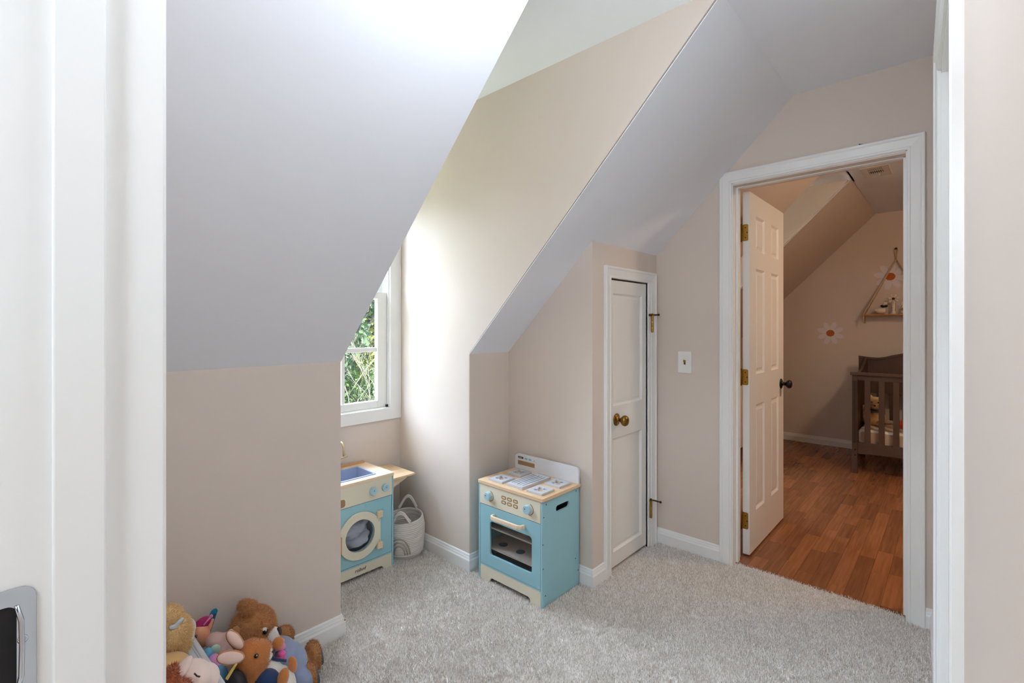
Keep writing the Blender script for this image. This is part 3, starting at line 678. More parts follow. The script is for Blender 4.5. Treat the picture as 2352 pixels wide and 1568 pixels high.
# control panel
MB().box(OX-0.001, OX+0.010, OYA+0.0105, OYB-0.0105, 0.379, 0.4785).build('control_panel', M_CREAM, ov, bevel=0.0008)
cp = ov.children[-1]
for kc in (1.712, 1.454):
    a_ = arc(fx_(OX-0.0012), kc-0.004, 0.428, 0.027, -95, 75, 16) + arc(fx_(OX-0.0012), kc-0.004, 0.428, 0.0235, 75, -95, 16)
    a_ = [(p[0], 2*(kc-0.004)-p[1], p[2]) for p in a_]
    printed(a_, M_BROWNPRINT, cp, 'dial_arc')
    k_ = MB().lathe((OX-0.001, kc, 0.428), (-1,0,0), [(0.020,0),(0.020,0.016),(0.0185,0.019),(0.001,0.0192)], 28).build('knob', M_KNOB, ov, smooth=False)
    MB().box(OX-0.0215, OX-0.0195, kc+0.004, kc+0.008, 0.430, 0.434).build('pointer', M_SLATE, k_)
for zc_ in (0.4425, 0.4195):
    for yc in (1.612, 1.574, 1.535):
        p_ = printed(rrect(fx_(OX-0.0011), yc-0.015, yc+0.015, zc_-0.0085, zc_+0.0085, 0.0065, 4), M_BROWNPRINT, cp, 'button')
for zc_ in (0.4425, 0.4195):
    for i, yc in enumerate((1.612, 1.574, 1.535)):
        printed(rrect(fx_(OX-0.0018), yc-0.009, yc+0.009, zc_-0.004, zc_+0.004, 0.0035, 3), M_CREAMPRINT, cp, 'button_icon', -0.0003)
# oven door
win = rrect(fx_(OX), 1.435, 1.709, 0.135, 0.304, 0.016)
MB().plate(rrect(fx_(OX), OYA+0.011, OYB-0.012, 0.078, 0.3765, 0.001, 1), [win], (0.011,0,0)).build('oven_door', M_BLUE, ov, bevel=0.0015)
od = ov.children[-1]
MB().box(OX+0.008, OX+0.010, 1.428, 1.716, 0.128, 0.311).build('pane', M_SMOKE, od)
hp = [(OX, 1.676, 0.337), (OX-0.022, 1.674, 0.339), (OX-0.032, 1.660, 0.340), (OX-0.033, 1.578, 0.341), (OX-0.032, 1.498, 0.341), (OX-0.022, 1.483, 0.340), (OX, 1.481, 0.339)]
m = MB()
rings = []
P = [Vector(p) for p in hp]
for i, p in enumerate(P):
    t_ = (P[min(i+1,6)] - P[max(i-1,0)]).normalized(); s2 = t_.cross(Vector((0,0,1))).normalized()
    rings.append([p + s2*a + Vector((0,0,b)) for a, b in ((-0.006,-0.009),(0.006,-0.009),(0.006,0.009),(-0.006,0.009))])
fs2 = [(i*4+k, i*4+(k+1)%4, (i+1)*4+(k+1)%4, (i+1)*4+k) for i in range(6) for k in range(4)] + [(0,1,2,3),(24,25,26,27)]
m.add([q for r in rings for q in r], fs2); m.build('handle', M_PINE2, od, bevel=0.002)
for yc in (1.392, 1.766): MB().box(OX-0.0008, OX+0.006, yc-0.006, yc+0.006, 0.082, 0.096).build('hinge', mat('frosted_plastic', srgb(170,196,214), 0.4), od)
# oven shelf
sh = MB().box(OX+0.014, 1.944, OYA+0.011, OYB-0.011, 0.158, 0.165).build('shelf', M_PLYWOOD, ov)
MB().box(OX+0.014, 1.944, OYA+0.011, OYB-0.011, 0.261, 0.268).build('shelf', M_PLYWOOD, ov)
MB().box(1.945, 1.961, OYA+0.011, OYB-0.011, 0.080, 0.47).build('inner_back', M_SLATE2, ov)
for (cx_, cy_) in ((1.770, 1.690), (1.769, 1.573), (1.769, 1.456)):
    MB().cyl((cx_, cy_, 0.165), (cx_, cy_, 0.1658), 0.023, 28).build('burner_disc', M_SLATE2, sh)
# plinth with arch
q = [(OX+0.001, OYA+0.011, -0.004), (OX+0.001, OYA+0.070, -0.004)] + [(OX+0.001, 1.4445+0.017*(1-math.cos(math.radians(a))) , 0.004+0.017*math.sin(math.radians(a))) for a in (0,30,60,90)]
q += [(OX+0.001, 1.7105-0.017*(1-math.cos(math.radians(a))), 0.004+0.017*math.sin(math.radians(a))) for a in (90,60,30,0)] + [(OX+0.001, 1.712, -0.004), (OX+0.001, OYB-0.011, -0.004), (OX+0.001, OYB-0.011, 0.069), (OX+0.001, OYA+0.011, 0.069)]
MB().plate(q, [], (0.010,0,0)).build('plinth', M_CREAM, ov, bevel=0.0008)
MB().box(OX, OX+0.012, OYA+0.011, OYB-0.011, 0.0695, 0.0765).build('rail', M_BLUE, ov)
for (sx_, sz_) in ((1.702,0.407),(1.697,0.285),(1.698,0.175),(1.715,0.048),(1.950,0.135),(1.972,0.07),(1.720,0.461),(1.955,0.465)):
    MB().cyl((sx_, OYA, sz_), (sx_, OYA-0.0012, sz_), 0.0030, 10).build('bolt', M_SLATE, ov)
# ================================================================== TOY WASHER
ws = thing('toy_washing_machine', 'pale blue wooden toy washing machine with sink, behind the knee wall corner', 'toy washer', (1.255, 2.35, 0))
WY = 2.207; WA, WB = 1.048, 1.463
MB().box(WB-0.010, WB, WY, 2.485, -0.004, 0.480).build('side_panel', M_BLUE, ws, bevel=0.001)
MB().box(WA, WA+0.010, WY, 2.485, -0.004, 0.480).build('side_panel', M_BLUE, ws, bevel=0.001)
MB().box(WA+0.010, WB-0.010, 2.470, 2.482, 0.0, 0.480).build('back_panel', M_BLUE, ws)
sinkh = rrect(lambda a, b: (a, b, 0.480), 1.128, 1.377, 2.250, 2.430, 0.012)
MB().plate(rrect(lambda a, b: (a, b, 0.480), WA-0.006, WB+0.001, WY-0.006, 2.487, 0.006, 3), [sinkh], (0,0,0.016)).build('top_board', M_PINE2, ws, bevel=0.0015)
MB().prism(rrect(lambda a, b: (a, 2.4785, b), WA, WB-0.012, 0.496, 0.508, 0.005, 4), (0,0.008,0)).build('back_rail', M_PINEEDGE, ws)
rim_o = rrect(lambda a, b: (a, b, 0.4962), 1.120, 1.385, 2.242, 2.438, 0.014); rim_i = rrect(lambda a, b: (a, b, 0.4962), 1.132, 1.373, 2.254, 2.426, 0.010)
sk = MB().plate(rim_o, [rim_i], (0,0,0.004)).build('sink', M_SINK, ws, bevel=0.001)
m = MB().box(1.128,1.132,2.250,2.430,0.41,0.497).box(1.373,1.377,2.250,2.430,0.41,0.497).box(1.132,1.373,2.250,2.254,0.41,0.497).box(1.132,1.373,2.426,2.430,0.41,0.497).box(1.132,1.373,2.254,2.426,0.406,0.411)
m.build('basin', M_SINK, sk)
# faucet
fc = MB().lathe((1.272, 2.452, 0.496), (0,0,1), [(0.014,0),(0.014,0.004),(0.008,0.008),(0.007,0.016),(0.010,0.022),(0.008,0.030),(0.0055,0.040),(0.0055,0.05)], 16)
pth = [(1.272,2.452,0.54)] + [(1.272, 2.452-0.036*(1-math.cos(math.radians(a))), 0.615+0.04*math.sin(math.radians(a))) for a in range(0, 181, 15)] + [(1.272,2.38,0.585)]
fc.tube(pth, 0.0058, 12); fa = fc.build('faucet', M_GOLDTOY, ws, smooth=True)
MB().tube([(1.272,2.440,0.560),(1.295,2.432,0.566),(1.318,2.424,0.572)], [0.004,0.0055,0.0062], 10).ell((1.272,2.440,0.558),(0.009,0.009,0.008)).build('lever', M_GOLDTOY, fa, smooth=True)
# front
MB().box(WA+0.0105, WB-0.0105, WY-0.001, WY+0.010, 0.379, 0.4795).build('control_panel', M_CREAM, ws, bevel=0.0008)
wcp = ws.children[-1]
fy_ = lambda y: (lambda a, b: (a, y, b))
MB().plate(rrect(fy_(WY-0.0012), 1.110, 1.186, 0.386, 0.424, 0.012), [], (0,-0.0006,0)).build('drawer_pull', M_BROWNPRINT, wcp)
for kx_ in (1.337, 1.408):
    k_ = MB().lathe((kx_, WY-0.001, 0.428), (0,-1,0), [(0.019,0),(0.019,0.015),(0.0175,0.018),(0.001,0.0182)], 28).build('knob', M_KNOB, ws)
    MB().box(kx_-0.002, kx_+0.002, WY-0.0205, WY-0.0185, 0.429, 0.433).build('pointer', M_SLATE, k_)
dcx, dcz = 1.263, 0.222
hole = [(dcx+0.079*math.cos(2*PI*k/40), WY, dcz+0.079*math.sin(2*PI*k/40)) for k in range(40)]
MB().plate([(WA+0.011,WY,0.078),(WB-0.0125,WY,0.078),(WB-0.0125,WY,0.3765),(WA+0.011,WY,0.3765)], [hole], (0,0.011,0)).build('front_panel', M_BLUE, ws, bevel=0.0012)
fp = ws.children[-1]
MB().box(WB-0.025, WB-0.0165, WY-0.0008, WY+0.006, 0.362, 0.374).build('hinge', MATS['frosted_plastic'], fp)
ringo = []
for k in range(0, 49):
    a = math.radians(40 + 280*k/48); ringo.append((dcx+0.117*math.cos(a), WY-0.001, dcz+0.117*math.sin(a)))
ringo += [(1.378, WY-0.001, dcz-0.058), (1.378, WY-0.001, dcz+0.062)]
ringh = [(dcx+0.080*math.cos(2*PI*k/44), WY-0.001, dcz+0.080*math.sin(2*PI*k/44)) for k in range(44)]
wd = MB().plate(ringo, [ringh], (0,-0.011,0)).build('washer_door', M_CREAM, ws, bevel=0.0015)
MB().lathe((dcx, WY-0.006, dcz), (0,1,0), [(0.080,0),(0.080,0.0015),(0.001,0.0016)], 40).build('pane', M_SMOKE, wd)
for zc_ in (0.300, 0.141): MB().box(1.357, 1.388, WY-0.020, WY-0.001, zc_-0.017, zc_+0.017).build('hinge_block', M_CREAMPRINT, wd, bevel=0.003)
for zc_ in (0.276, 0.268, 0.170, 0.162): MB().cyl((1.369, WY-0.012, zc_), (1.369, WY-0.0132, zc_), 0.0022, 8).build('screw', M_STEEL, wd)
MB().box(1.135, 1.160, WY-0.022, WY-0.010, 0.17, 0.25).build('handle', M_PINEEDGE, wd, bevel=0.003)
q = [(WA+0.011, WY+0.001, -0.004), (1.105, WY+0.001, -0.004)] + [(1.110+0.017*(1-math.cos(math.radians(a))), WY+0.001, 0.004+0.017*math.sin(math.radians(a))) for a in (0,30,60,90)]
q += [(1.402-0.017*(1-math.cos(math.radians(a))), WY+0.001, 0.004+0.017*math.sin(math.radians(a))) for a in (90,60,30,0)] + [(1.404, WY+0.001, -0.004), (WB-0.011, WY+0.001, -0.004), (WB-0.011, WY+0.001, 0.069), (WA+0.011, WY+0.001, 0.069)]
pl_ = MB().plate(q, [], (0,0.010,0)).build('plinth', M_CREAM, ws, bevel=0.0008)
text_mesh('robud', 0.0245, 'lettering', M_DARKPRINT, pl_, (1.2385, WY+0.0004, 0.040), (1,0,0), (0,0,1), 0.0004, 0.2)
MB().box(WA+0.011, WB-0.011, WY, WY+0.012, 0.0695, 0.0765).build('rail', M_BLUE, ws)
# folding side shelf
st_ = 0.452
for k in range(4):
    ya = 2.232 + k*0.0635; MB().box(WB+0.001, 1.622, ya, ya+0.0628, st_-0.010, st_).build('shelf_board', M_PINE, ws, bevel=0.0012)
br = [(WB+0.001, 2.262, st_-0.0105), (1.595, 2.262, st_-0.0105)] + [(WB+0.132-0.132*k/8 + 0.010*math.sin(PI*k/4), 2.262, st_-0.022-0.062*(k/8)**1.3) for k in range(1,8)] + [(WB+0.001, 2.262, st_-0.088)]
MB().plate(br, [], (0,0.010,0)).build('shelf_bracket', M_PINE2, ws)
# clothes inside the drum
def soft(name, ells, m, parent=None, vox=0.006, sub=0, sm=4, fur=None):
    mb = MB()
    for e in ells: mb.ell(e[0], e[1], e[2] if len(e) > 2 else (0,0,0), 20, 14)
    o = mb.build(name, m, parent, smooth=True, recalc=False)
    r = o.modifiers.new('remesh', 'REMESH'); r.mode = 'VOXEL'; r.voxel_size = vox; r.use_smooth_shade = True
    if sm:
        q_ = o.modifiers.new('smooth', 'SMOOTH'); q_.factor = 0.5; q_.iterations = sm
    return o
random.seed(3)
cl = [((dcx+random.uniform(-.05,.05), WY+0.045+random.uniform(-.012,.012), dcz+random.uniform(-.05,.045)), (random.uniform(.02,.05), random.uniform(.02,.035), random.uniform(.012,.026)), (random.uniform(-60,60), random.uniform(-40,40), random.uniform(-60,60))) for k in range(22)]
cl.append(((dcx, WY+0.075, dcz-0.01), (0.085, 0.04, 0.078)))
o = soft('laundry', cl, M_CLOTHGREY, None, 0.004, sm=3); tag(o, 'crumpled grey white cloth inside the toy washing machine drum', 'cloth')

# ================================================================== ROPE BASKET
bk = thing('rope_basket', 'white coiled cotton rope basket with looped handle beside the toy washer', 'basket', (1.588, 2.288, 0))
bcx, bcy = 1.588, 2.288; NR = 21
def brad(z): 
    k = z/0.2; return 0.097 + 0.012*math.sin(min(1, k*1.1)*PI*0.55) - 0.010*max(0, k-0.75)/0.25 - 0.012*max(0, 0.12-k)/0.12
def brim(a): return 0.012*math.cos(a)                      # rim a little higher on the wall side
m = MB()
for k in range(NR):
    z = 0.004 + 0.0098*k; r_ = brad(z)
    m.tube([(bcx + r_*0.97*math.cos(a), bcy + r_*1.06*math.sin(a), z + (brim(a)*k/NR)) for a in [2*PI*i/48 for i in range(48)]], 0.0056, 7, closed=True)
m.build('coil_wall', M_ROPE, bk, smooth=True)
MB().lathe((bcx, bcy, 0.0), (0,0,1), [(0.092,0),(0.092,0.006),(0.001,0.007)], 36).build('base', M_ROPE, bk, smooth=False)
r_ = brad(0.2)
for (a0, a1, hh) in ((8, 72, 0.062), (190, 252, 0.060)):
    for dzz in (0.0, 0.0098):
        pth = []
        for i in range(17):
            s_ = i/16; a = math.radians(a0 + (a1-a0)*s_)
            pth.append((bcx + (r_+0.001)*0.97*math.cos(a), bcy + (r_+0.001)*1.06*math.sin(a), 0.204 + brim(a) + dzz + hh*math.sin(PI*s_)**1.3))
        MB().tube(pth, 0.0056, 8).build('handle', M_ROPE, bk, smooth=True)
for q_, rr in enumerate((0.028, 0.040, 0.052)):
    pth = []
    for i in range(17):
        a = PI*i/16; u_ = rr*math.cos(a); v_ = 0.035 + (rr*1.7)*math.sin(a) if True else 0
        th_ = math.radians(219) + u_/0.1; rz = brad(min(0.19, v_)) + 0.005
        pth.append((bcx + rz*0.97*math.cos(th_), bcy + rz*1.06*math.sin(th_), v_))
    MB().tube(pth, 0.0045, 6).build('applique', M_ROPEGREY, bk, smooth=True)

# ================================================================== PLUSH TOYS
def plush_mat(name, c, var=0.16):
    return mat(name, srgb(*c), 0.95, var=var, vscale=45, bump=0.8, bscale=420, spec=0.1, sheen=0.5)
M_BEAR = plush_mat('plush_brown', (206, 146, 88)); M_BEARD = plush_mat('plush_brown_dark', (186, 124, 70))
M_RAB = plush_mat('plush_chestnut', (202, 128, 70)); M_PLW = plush_mat('plush_white', (232, 226, 218), 0.05)
M_PINKIN = mat('satin_pink', srgb(238, 206, 192), 0.7, var=0.05, vscale=40, sheen=0.3)
M_NAVY = mat('navy_fabric', srgb(22, 50, 92), 0.85, var=0.15, vscale=40, sheen=0.3)
M_DENIM = mat('dusty_blue_fabric', srgb(146, 158, 188), 0.9, var=0.1, vscale=60, bump=0.3, bscale=300, sheen=0.3)
M_PINK = mat('pink_fabric', srgb(226, 130, 176), 0.85, var=0.1, vscale=60, sheen=0.3)
M_HOTPINK = mat('hot_pink_ribbon', srgb(232, 96, 160), 0.6, var=0.1, vscale=60)
M_MAUVE = mat('mauve_fabric', srgb(172, 106, 160), 0.85, var=0.08, vscale=40, sheen=0.3)
M_EYE = mat('glossy_black', srgb(14, 10, 10), 0.08, spec=0.8)
M_NOSE = mat('brown_nose', srgb(74, 60, 56), 0.45)
M_TEALSOLE = mat('teal_print_fabric', srgb(40, 136, 176), 0.7, var=0.6, vscale=90, sheen=0.2)
M_TAN = plush_mat('plush_tan', (244, 206, 146)); M_TANSM = mat('tan_fabric', srgb(224, 180, 116), 0.85, var=0.06, vscale=30, sheen=0.3)
M_RUST = plush_mat('plush_rust', (176, 90, 50)); M_PALEPINK = mat('pale_pink_plush', srgb(240, 216, 204), 0.9, var=0.03, vscale=40, sheen=0.4)
M_SKIN = mat('doll_vinyl', srgb(226, 156, 120), 0.45, var=0.03, vscale=20)
M_MAGENTA = mat('magenta_yarn', srgb(166, 34, 96), 0.8, var=0.25, vscale=120)
M_TEAL = mat('teal_plastic', srgb(20, 128, 168), 0.4)
M_MINT = mat('mint_fabric', srgb(178, 212, 190), 0.9, sheen=0.3); M_ROSE = mat('dusty_rose_fabric', srgb(208, 172, 162), 0.9, var=0.06, vscale=40, sheen=0.3)
M_SKYB = mat('sky_blue_fabric', srgb(104, 168, 206), 0.85, var=0.08, vscale=40); M_LILAC = mat('lilac_pink_fabric', srgb(226, 156, 208), 0.85)
M_YELL = mat('yellow_card', srgb(228, 186, 92), 0.6, var=0.5, vscale=60); M_BAG = mat('black_nylon', srgb(34, 32, 36), 0.6, var=0.2, vscale=40)
M_BIN = mat('white_bin_fabric', srgb(222, 224, 228), 0.8, var=0.02, vscale=20); M_RIBB = mat('grey_satin', srgb(200, 208, 216), 0.4)

def fur(parent, ells, m, n, L=0.006, w=0.0009):
    """short pile strands standing on the outside of a union of ellipsoids"""
    E = []
    for e in ells:
        r = e[1] if isinstance(e[1], (list, tuple)) else (e[1],)*3
        R = np.array(Euler([math.radians(a) for a in (e[2] if len(e) > 2 else (0,0,0))]).to_matrix()); E.append((np.array(e[0]), np.array(r), R))
    areas = np.array([ (r[0]*r[1] + r[1]*r[2] + r[0]*r[2]) for _, r, _ in E]); areas /= areas.sum()
    VS = []
    for (c, r, R), a in zip(E, areas):
        k = int(n*a); d = rng.normal(size=(k, 3)); d /= np.linalg.norm(d, axis=1)[:,None]
        p = d*r; nn = d/r; nn /= np.linalg.norm(nn, axis=1)[:,None]
        P = p @ R.T + c; N = nn @ R.T
        ok = np.ones(k, bool)
        for (c2, r2, R2) in E:
            if c2 is c: continue
            q = ((P - c2) @ R2) / r2; ok &= (q*q).sum(1) > 0.98
        P = P[ok]; N = N[ok]; k = len(P)
        t = np.cross(N, rng.normal(size=(k,3))); t /= np.linalg.norm(t, axis=1)[:,None] + 1e-9
        tip = P + N*L*rng.uniform(.5, 1.1, (k,1)) + rng.normal(size=(k,3))*L*0.3 + np.array((0,0,-0.25*L))
        B = P - N*0.003
        VS.append(np.stack([B + t*w, B - t*w, tip], 1))
    V = np.concatenate(VS) - np.array(OFF[parent]); n = len(V)
    me = bpy.data.meshes.new('fur'); me.vertices.add(3*n); me.vertices.foreach_set('co', V.ravel())
    me.loops.add(3*n); me.loops.foreach_set('vertex_index', np.arange(3*n, dtype=np.int32))
    me.polygons.add(n); me.polygons.foreach_set('loop_start', np.arange(0, 3*n, 3, dtype=np.int32)); me.update(calc_edges=True); me.materials.append(m)
    o = bpy.data.objects.new('fur', me); COL.objects.link(o); o.parent = parent; o['kind'] = 'stuff'; return o
def eye(parent, c, d, r):
    d = Vector(d).normalized(); MB().ell(c, r, (0,0,0), 14, 10).build('eye', M_EYE, parent, smooth=True)
    MB().ell(Vector(c) + d*r*0.75 + Vector((0,0,r*0.45)), r*0.28, (0,0,0), 8, 6).build('glint', M_PLW, parent.children[-1] if False else [x for x in parent.children if x.name.startswith('eye')][-1], smooth=True)

# --- large brown teddy bear leaning on the knee wall, facing right
BH = Vector((0.612, 1.768, 0.243))
bear = thing('teddy_bear', 'large brown teddy bear in a dusty blue dress leaning on the knee wall', 'plush toy', (0.68, 1.74, 0))
be = [(BH, (0.070, 0.064, 0.070)), (BH + Vector((0.028,-0.012,-0.030)), (0.045,0.048,0.040)), ((0.594,1.742,0.331), (0.023,0.017,0.022)), (BH + Vector((-0.010,0.048,0.062)), (0.022,0.017,0.020)),
      ((0.645,1.765,0.160), (0.052,0.055,0.070)), ((0.665,1.752,0.085), (0.07,0.075,0.082))]
ba = [((0.695,1.805,0.155), (0.042,0.026,0.028), (0,8,0)), ((0.727,1.800,0.146), (0.034,0.032,0.033))]
bl_ = [((0.765,1.752,0.046), (0.050,0.036,0.040), (0,0,4)), ((0.812,1.747,0.056), (0.027,0.040,0.054)), ((0.720,1.668,0.042), (0.050,0.034,0.038)), ((0.758,1.662,0.050), (0.026,0.036,0.048))]
soft('body', be, M_BEAR, bear, 0.006); soft('arm', ba, M_BEAR, bear, 0.005); soft('leg', bl_[:2], M_BEAR, bear, 0.005); soft('leg', bl_[2:], M_BEAR, bear, 0.005)
fur(bear, be[:4], M_BEAR, 30000, 0.007, 0.0009); fur(bear, ba, M_BEARD, 8000, 0.007); fur(bear, bl_, M_BEARD, 16000, 0.007)
mz = soft('muzzle', [((0.655,1.722,0.213), (0.027,0.031,0.029)), ((0.662,1.716,0.224), (0.018,0.022,0.020))], M_PLW, bear, 0.004)
MB().ell((0.674,1.704,0.231), (0.0075,0.011,0.0145), (0,-8,20)).build('nose', M_NOSE, bear, smooth=True)
eye(bear, (0.628,1.707,0.250), (0.2,-1,0.2), 0.0105)
eye(bear, BH + Vector((0.060,0.022,0.006)), (1,0.2,0.2), 0.0095)
MB().ell((0.6265,1.7045,0.2575), (0.009,0.004,0.007), (0,30,0)).build('eyelid', M_PALEPINK, bear, smooth=True)
MB().tube([(0.645,1.696,0.200), (0.657,1.692,0.200), (0.667,1.695,0.207)], 0.0011, 6).build('mouth', M_NOSE, bear)
dress = soft('dress', [((0.695,1.742,0.125), (0.052,0.070,0.052), (0,20,0)), ((0.715,1.728,0.095), (0.058,0.080,0.060)), ((0.735,1.708,0.055), (0.045,0.080,0.050)), ((0.738,1.785,0.080), (0.034,0.036,0.045)), ((0.728,1.648,0.055), (0.036,0.035,0.042))], M_DENIM, bear, 0.006)
soft('scarf', [((0.668,1.722,0.182), (0.034,0.046,0.012), (0,25,0)), ((0.668,1.692,0.192), (0.024,0.012,0.012), (0,-35,10))], M_PINK, bear, 0.004)
soft('bow', [((0.655,1.652,0.176), (0.008,0.012,0.020), (0,35,0)), ((0.664,1.652,0.176), (0.008,0.012,0.020), (0,-10,0)), ((0.660,1.650,0.186), (0.014,0.012,0.008), (0,10,0))], M_HOTPINK, bear, 0.003, sm=1)
for c_, rr in (((0.836,1.746,0.052), (0.007,0.030,0.042)), ((0.782,1.660,0.046), (0.006,0.028,0.036))):
    MB().ell(c_, rr, (0,-8,0)).build('sole', M_TEALSOLE, bear, smooth=True)
# --- brown plush rabbit with navy jacket
RH = Vector((0.552, 1.603, 0.246))
rab = thing('plush_rabbit', 'brown plush rabbit with pink lined ears and navy jacket before the bear', 'plush toy', (0.60, 1.59, 0))
re_ = [(RH, (0.050,0.048,0.060), (0,-20,0)), (RH + Vector((0.016,-0.004,0.012)), (0.042,0.042,0.036)), (RH + Vector((0.0,-0.008,-0.042)), (0.038,0.036,0.030), (0,-30,0))]
soft('head', re_, M_RAB, rab, 0.005); fur(rab, re_, M_RAB, 12000, 0.0035, 0.0008)
soft('muzzle', [((0.592,1.583,0.252), (0.013,0.020,0.024))], M_PLW, rab, 0.004)
MB().ell((0.600,1.566,0.260), (0.003,0.004,0.003)).build('nose', M_NOSE, rab, smooth=True)
eye(rab, (0.549,1.5585,0.276), (0.0,-1,0.2), 0.0062); eye(rab, RH + Vector((0.034,0.036,0.018)), (0.6,1,0.2), 0.0062)
for base_, d_, rot in (((0.504,1.602,0.326), (0.017,0.015,0.043), (0,-30,0)), ((0.482,1.568,0.300), (0.021,0.015,0.043), (0,-62,0))):
    e_ = soft('ear', [(base_, d_, rot)], M_RAB, rab, 0.004)
    up_ = 0.005
    MB().ell(Vector(base_) + Vector((-0.003,-0.0085,up_)), (d_[0]*0.80, d_[1]*0.62, d_[2]*0.90), rot, 20, 12).build('ear_lining', M_PINKIN, e_, smooth=True)
soft('body', [((0.595,1.595,0.165), (0.048,0.050,0.055)), ((0.622,1.585,0.120), (0.055,0.058,0.070)), ((0.632,1.578,0.070), (0.058,0.058,0.066))], M_PLW, rab, 0.005)
soft('jacket', [((0.578,1.562,0.170), (0.042,0.040,0.046)), ((0.585,1.552,0.115), (0.050,0.046,0.072)), ((0.590,1.630,0.200), (0.030,0.030,0.030)), ((0.618,1.636,0.222), (0.018,0.018,0.020))], M_NAVY, rab, 0.005)
for c_, rr, rot in (((0.617,1.532,0.185), (0.018,0.016,0.030), (0,15,0)), ((0.663,1.572,0.185), (0.014,0.014,0.029), (0,-10,0)), ((0.641,1.632,0.237), (0.019,0.017,0.020), (0,0,0))):
    soft('paw', [(c_, rr, rot)], M_RAB, rab, 0.004)
MB().tube([(0.602,1.594,0.228), (0.620,1.585,0.216), (0.645,1.576,0.204)], 0.0045, 8).build('lapel', M_NAVY, rab, smooth=True)
soft('leg', [((0.690,1.55,0.030), (0.045,0.03,0.030)), ((0.735,1.55,0.034), (0.02,0.026,0.036))], M_RAB, rab, 0.005)
soft('leg', [((0.665,1.49,0.030), (0.045,0.03,0.030)), ((0.710,1.485,0.034), (0.02,0.026,0.036))], M_RAB, rab, 0.005)
# --- white bin with rim
bn = thing('toy_bin', 'white rectangular toy bin full of plush toys at lower left', 'bin', (0.29, 1.50, 0))
bx0, bx1, by0, by1, bz = 0.160, 0.430, 1.18, 1.785, 0.300
def open_box(x0, x1, y0, y1, z0, z1, t_): return MB().box(x0,x1,y0,y1,z0,z0+t_).box(x0,x0+t_,y0,y1,z0+t_,z1).box(x1-t_,x1,y0,y1,z0+t_,z1).box(x0+t_,x1-t_,y0,y0+t_,z0+t_,z1).box(x0+t_,x1-t_,y1-t_,y1,z0+t_,z1)
open_box(bx0, bx1, by0, by1, 0.0, bz, 0.012).build('box', M_BIN, bn, bevel=0.003)
MB().tube([(bx0,by0,bz), (bx1,by0,bz), (bx1,by1,bz), (bx0,by1,bz)], 0.008, 10, closed=True).build('rim', M_BIN, bn, smooth=True)
MB().tube([(bx0+0.022,by0+0.022,bz-0.004), (bx1-0.022,by0+0.022,bz-0.004), (bx1-0.022,by1-0.022,bz-0.004), (bx0+0.022,by1-0.022,bz-0.004)], 0.011, 10, closed=True).build('liner_edge', M_BIN, bn, smooth=True)
# tan plush lying over the bin edge
tn = thing('plush_dog', 'tan plush animal with white muzzle and grey ribbon inside the toy bin', 'plush toy', (0.33, 1.63, 0.02))
te = [((0.360,1.67,0.385), (0.048,0.048,0.050)), ((0.370,1.675,0.352), (0.040,0.042,0.036)), ((0.350,1.672,0.432), (0.034,0.034,0.034))]
soft('head', te, M_TAN, tn, 0.006); fur(tn, te, M_TAN, 16000, 0.008, 0.0009)
soft('body', [((0.335,1.60,0.300), (0.066,0.080,0.062)), ((0.315,1.58,0.20), (0.085,0.085,0.11)), ((0.345,1.55,0.285), (0.05,0.06,0.05))], M_TANSM, tn, 0.007)
soft('muzzle', [((0.402,1.680,0.378), (0.020,0.026,0.026)), ((0.394,1.670,0.358), (0.022,0.024,0.020))], M_PLW, tn, 0.005)
soft('ribbon', [((0.368,1.634,0.428), (0.016,0.005,0.007), (0,-35,0)), ((0.356,1.634,0.420), (0.014,0.005,0.008), (0,20,0))], M_RIBB, tn, 0.003, sm=1)
# rust and pale pink plush in the front of the bin
fx = thing('plush_fox', 'rust and pale pink plush animal with closed eyes in the toy bin', 'plush toy', (0.30, 1.36, 0.02))
soft('head', [((0.334,1.372,0.412), (0.046,0.048,0.044)), ((0.366,1.385,0.392), (0.034,0.040,0.034))], M_PALEPINK, fx, 0.005)
soft('ear', [((0.302,1.350,0.452), (0.013,0.020,0.046), (8,38,0))], M_PALEPINK, fx, 0.005)
rb = [((0.282,1.352,0.440), (0.020,0.034,0.040), (0,30,0)), ((0.290,1.320,0.420), (0.036,0.034,0.040)), ((0.318,1.315,0.385), (0.040,0.028,0.034))]
soft('hair', rb, M_RUST, fx, 0.006); fur(fx, rb, M_RUST, 9000, 0.007)
soft('body', [((0.30,1.37,0.27), (0.085,0.085,0.10)), ((0.29,1.36,0.15), (0.10,0.10,0.12))], M_RUST, fx, 0.008)
MB().tube([(0.330,1.328,0.452), (0.335,1.325,0.444), (0.341,1.326,0.439)], 0.0020, 6).build('eyelid', M_NOSE, fx)
MB().tube([(0.361,1.343,0.416), (0.366,1.345,0.419), (0.371,1.349,0.420)], 0.0015, 6).build('eyelid', M_NOSE, fx)
# peach doll hand showing behind the bin
o = soft('doll_hand', [((0.400,1.822,0.372), (0.016,0.018,0.026), (0,-15,0)), ((0.413,1.822,0.344), (0.011,0.012,0.026)), ((0.420,1.822,0.332), (0.008,0.009,0.018)), ((0.405,1.825,0.28), (0.014,0.014,0.06)), ((0.40,1.825,0.18),(0.026,0.02,0.1)), ((0.40,1.825,0.09),(0.03,0.022,0.085))], M_SKIN, None, 0.005)
tag(o, 'peach doll arm standing up behind the tan plush in the bin', 'doll')
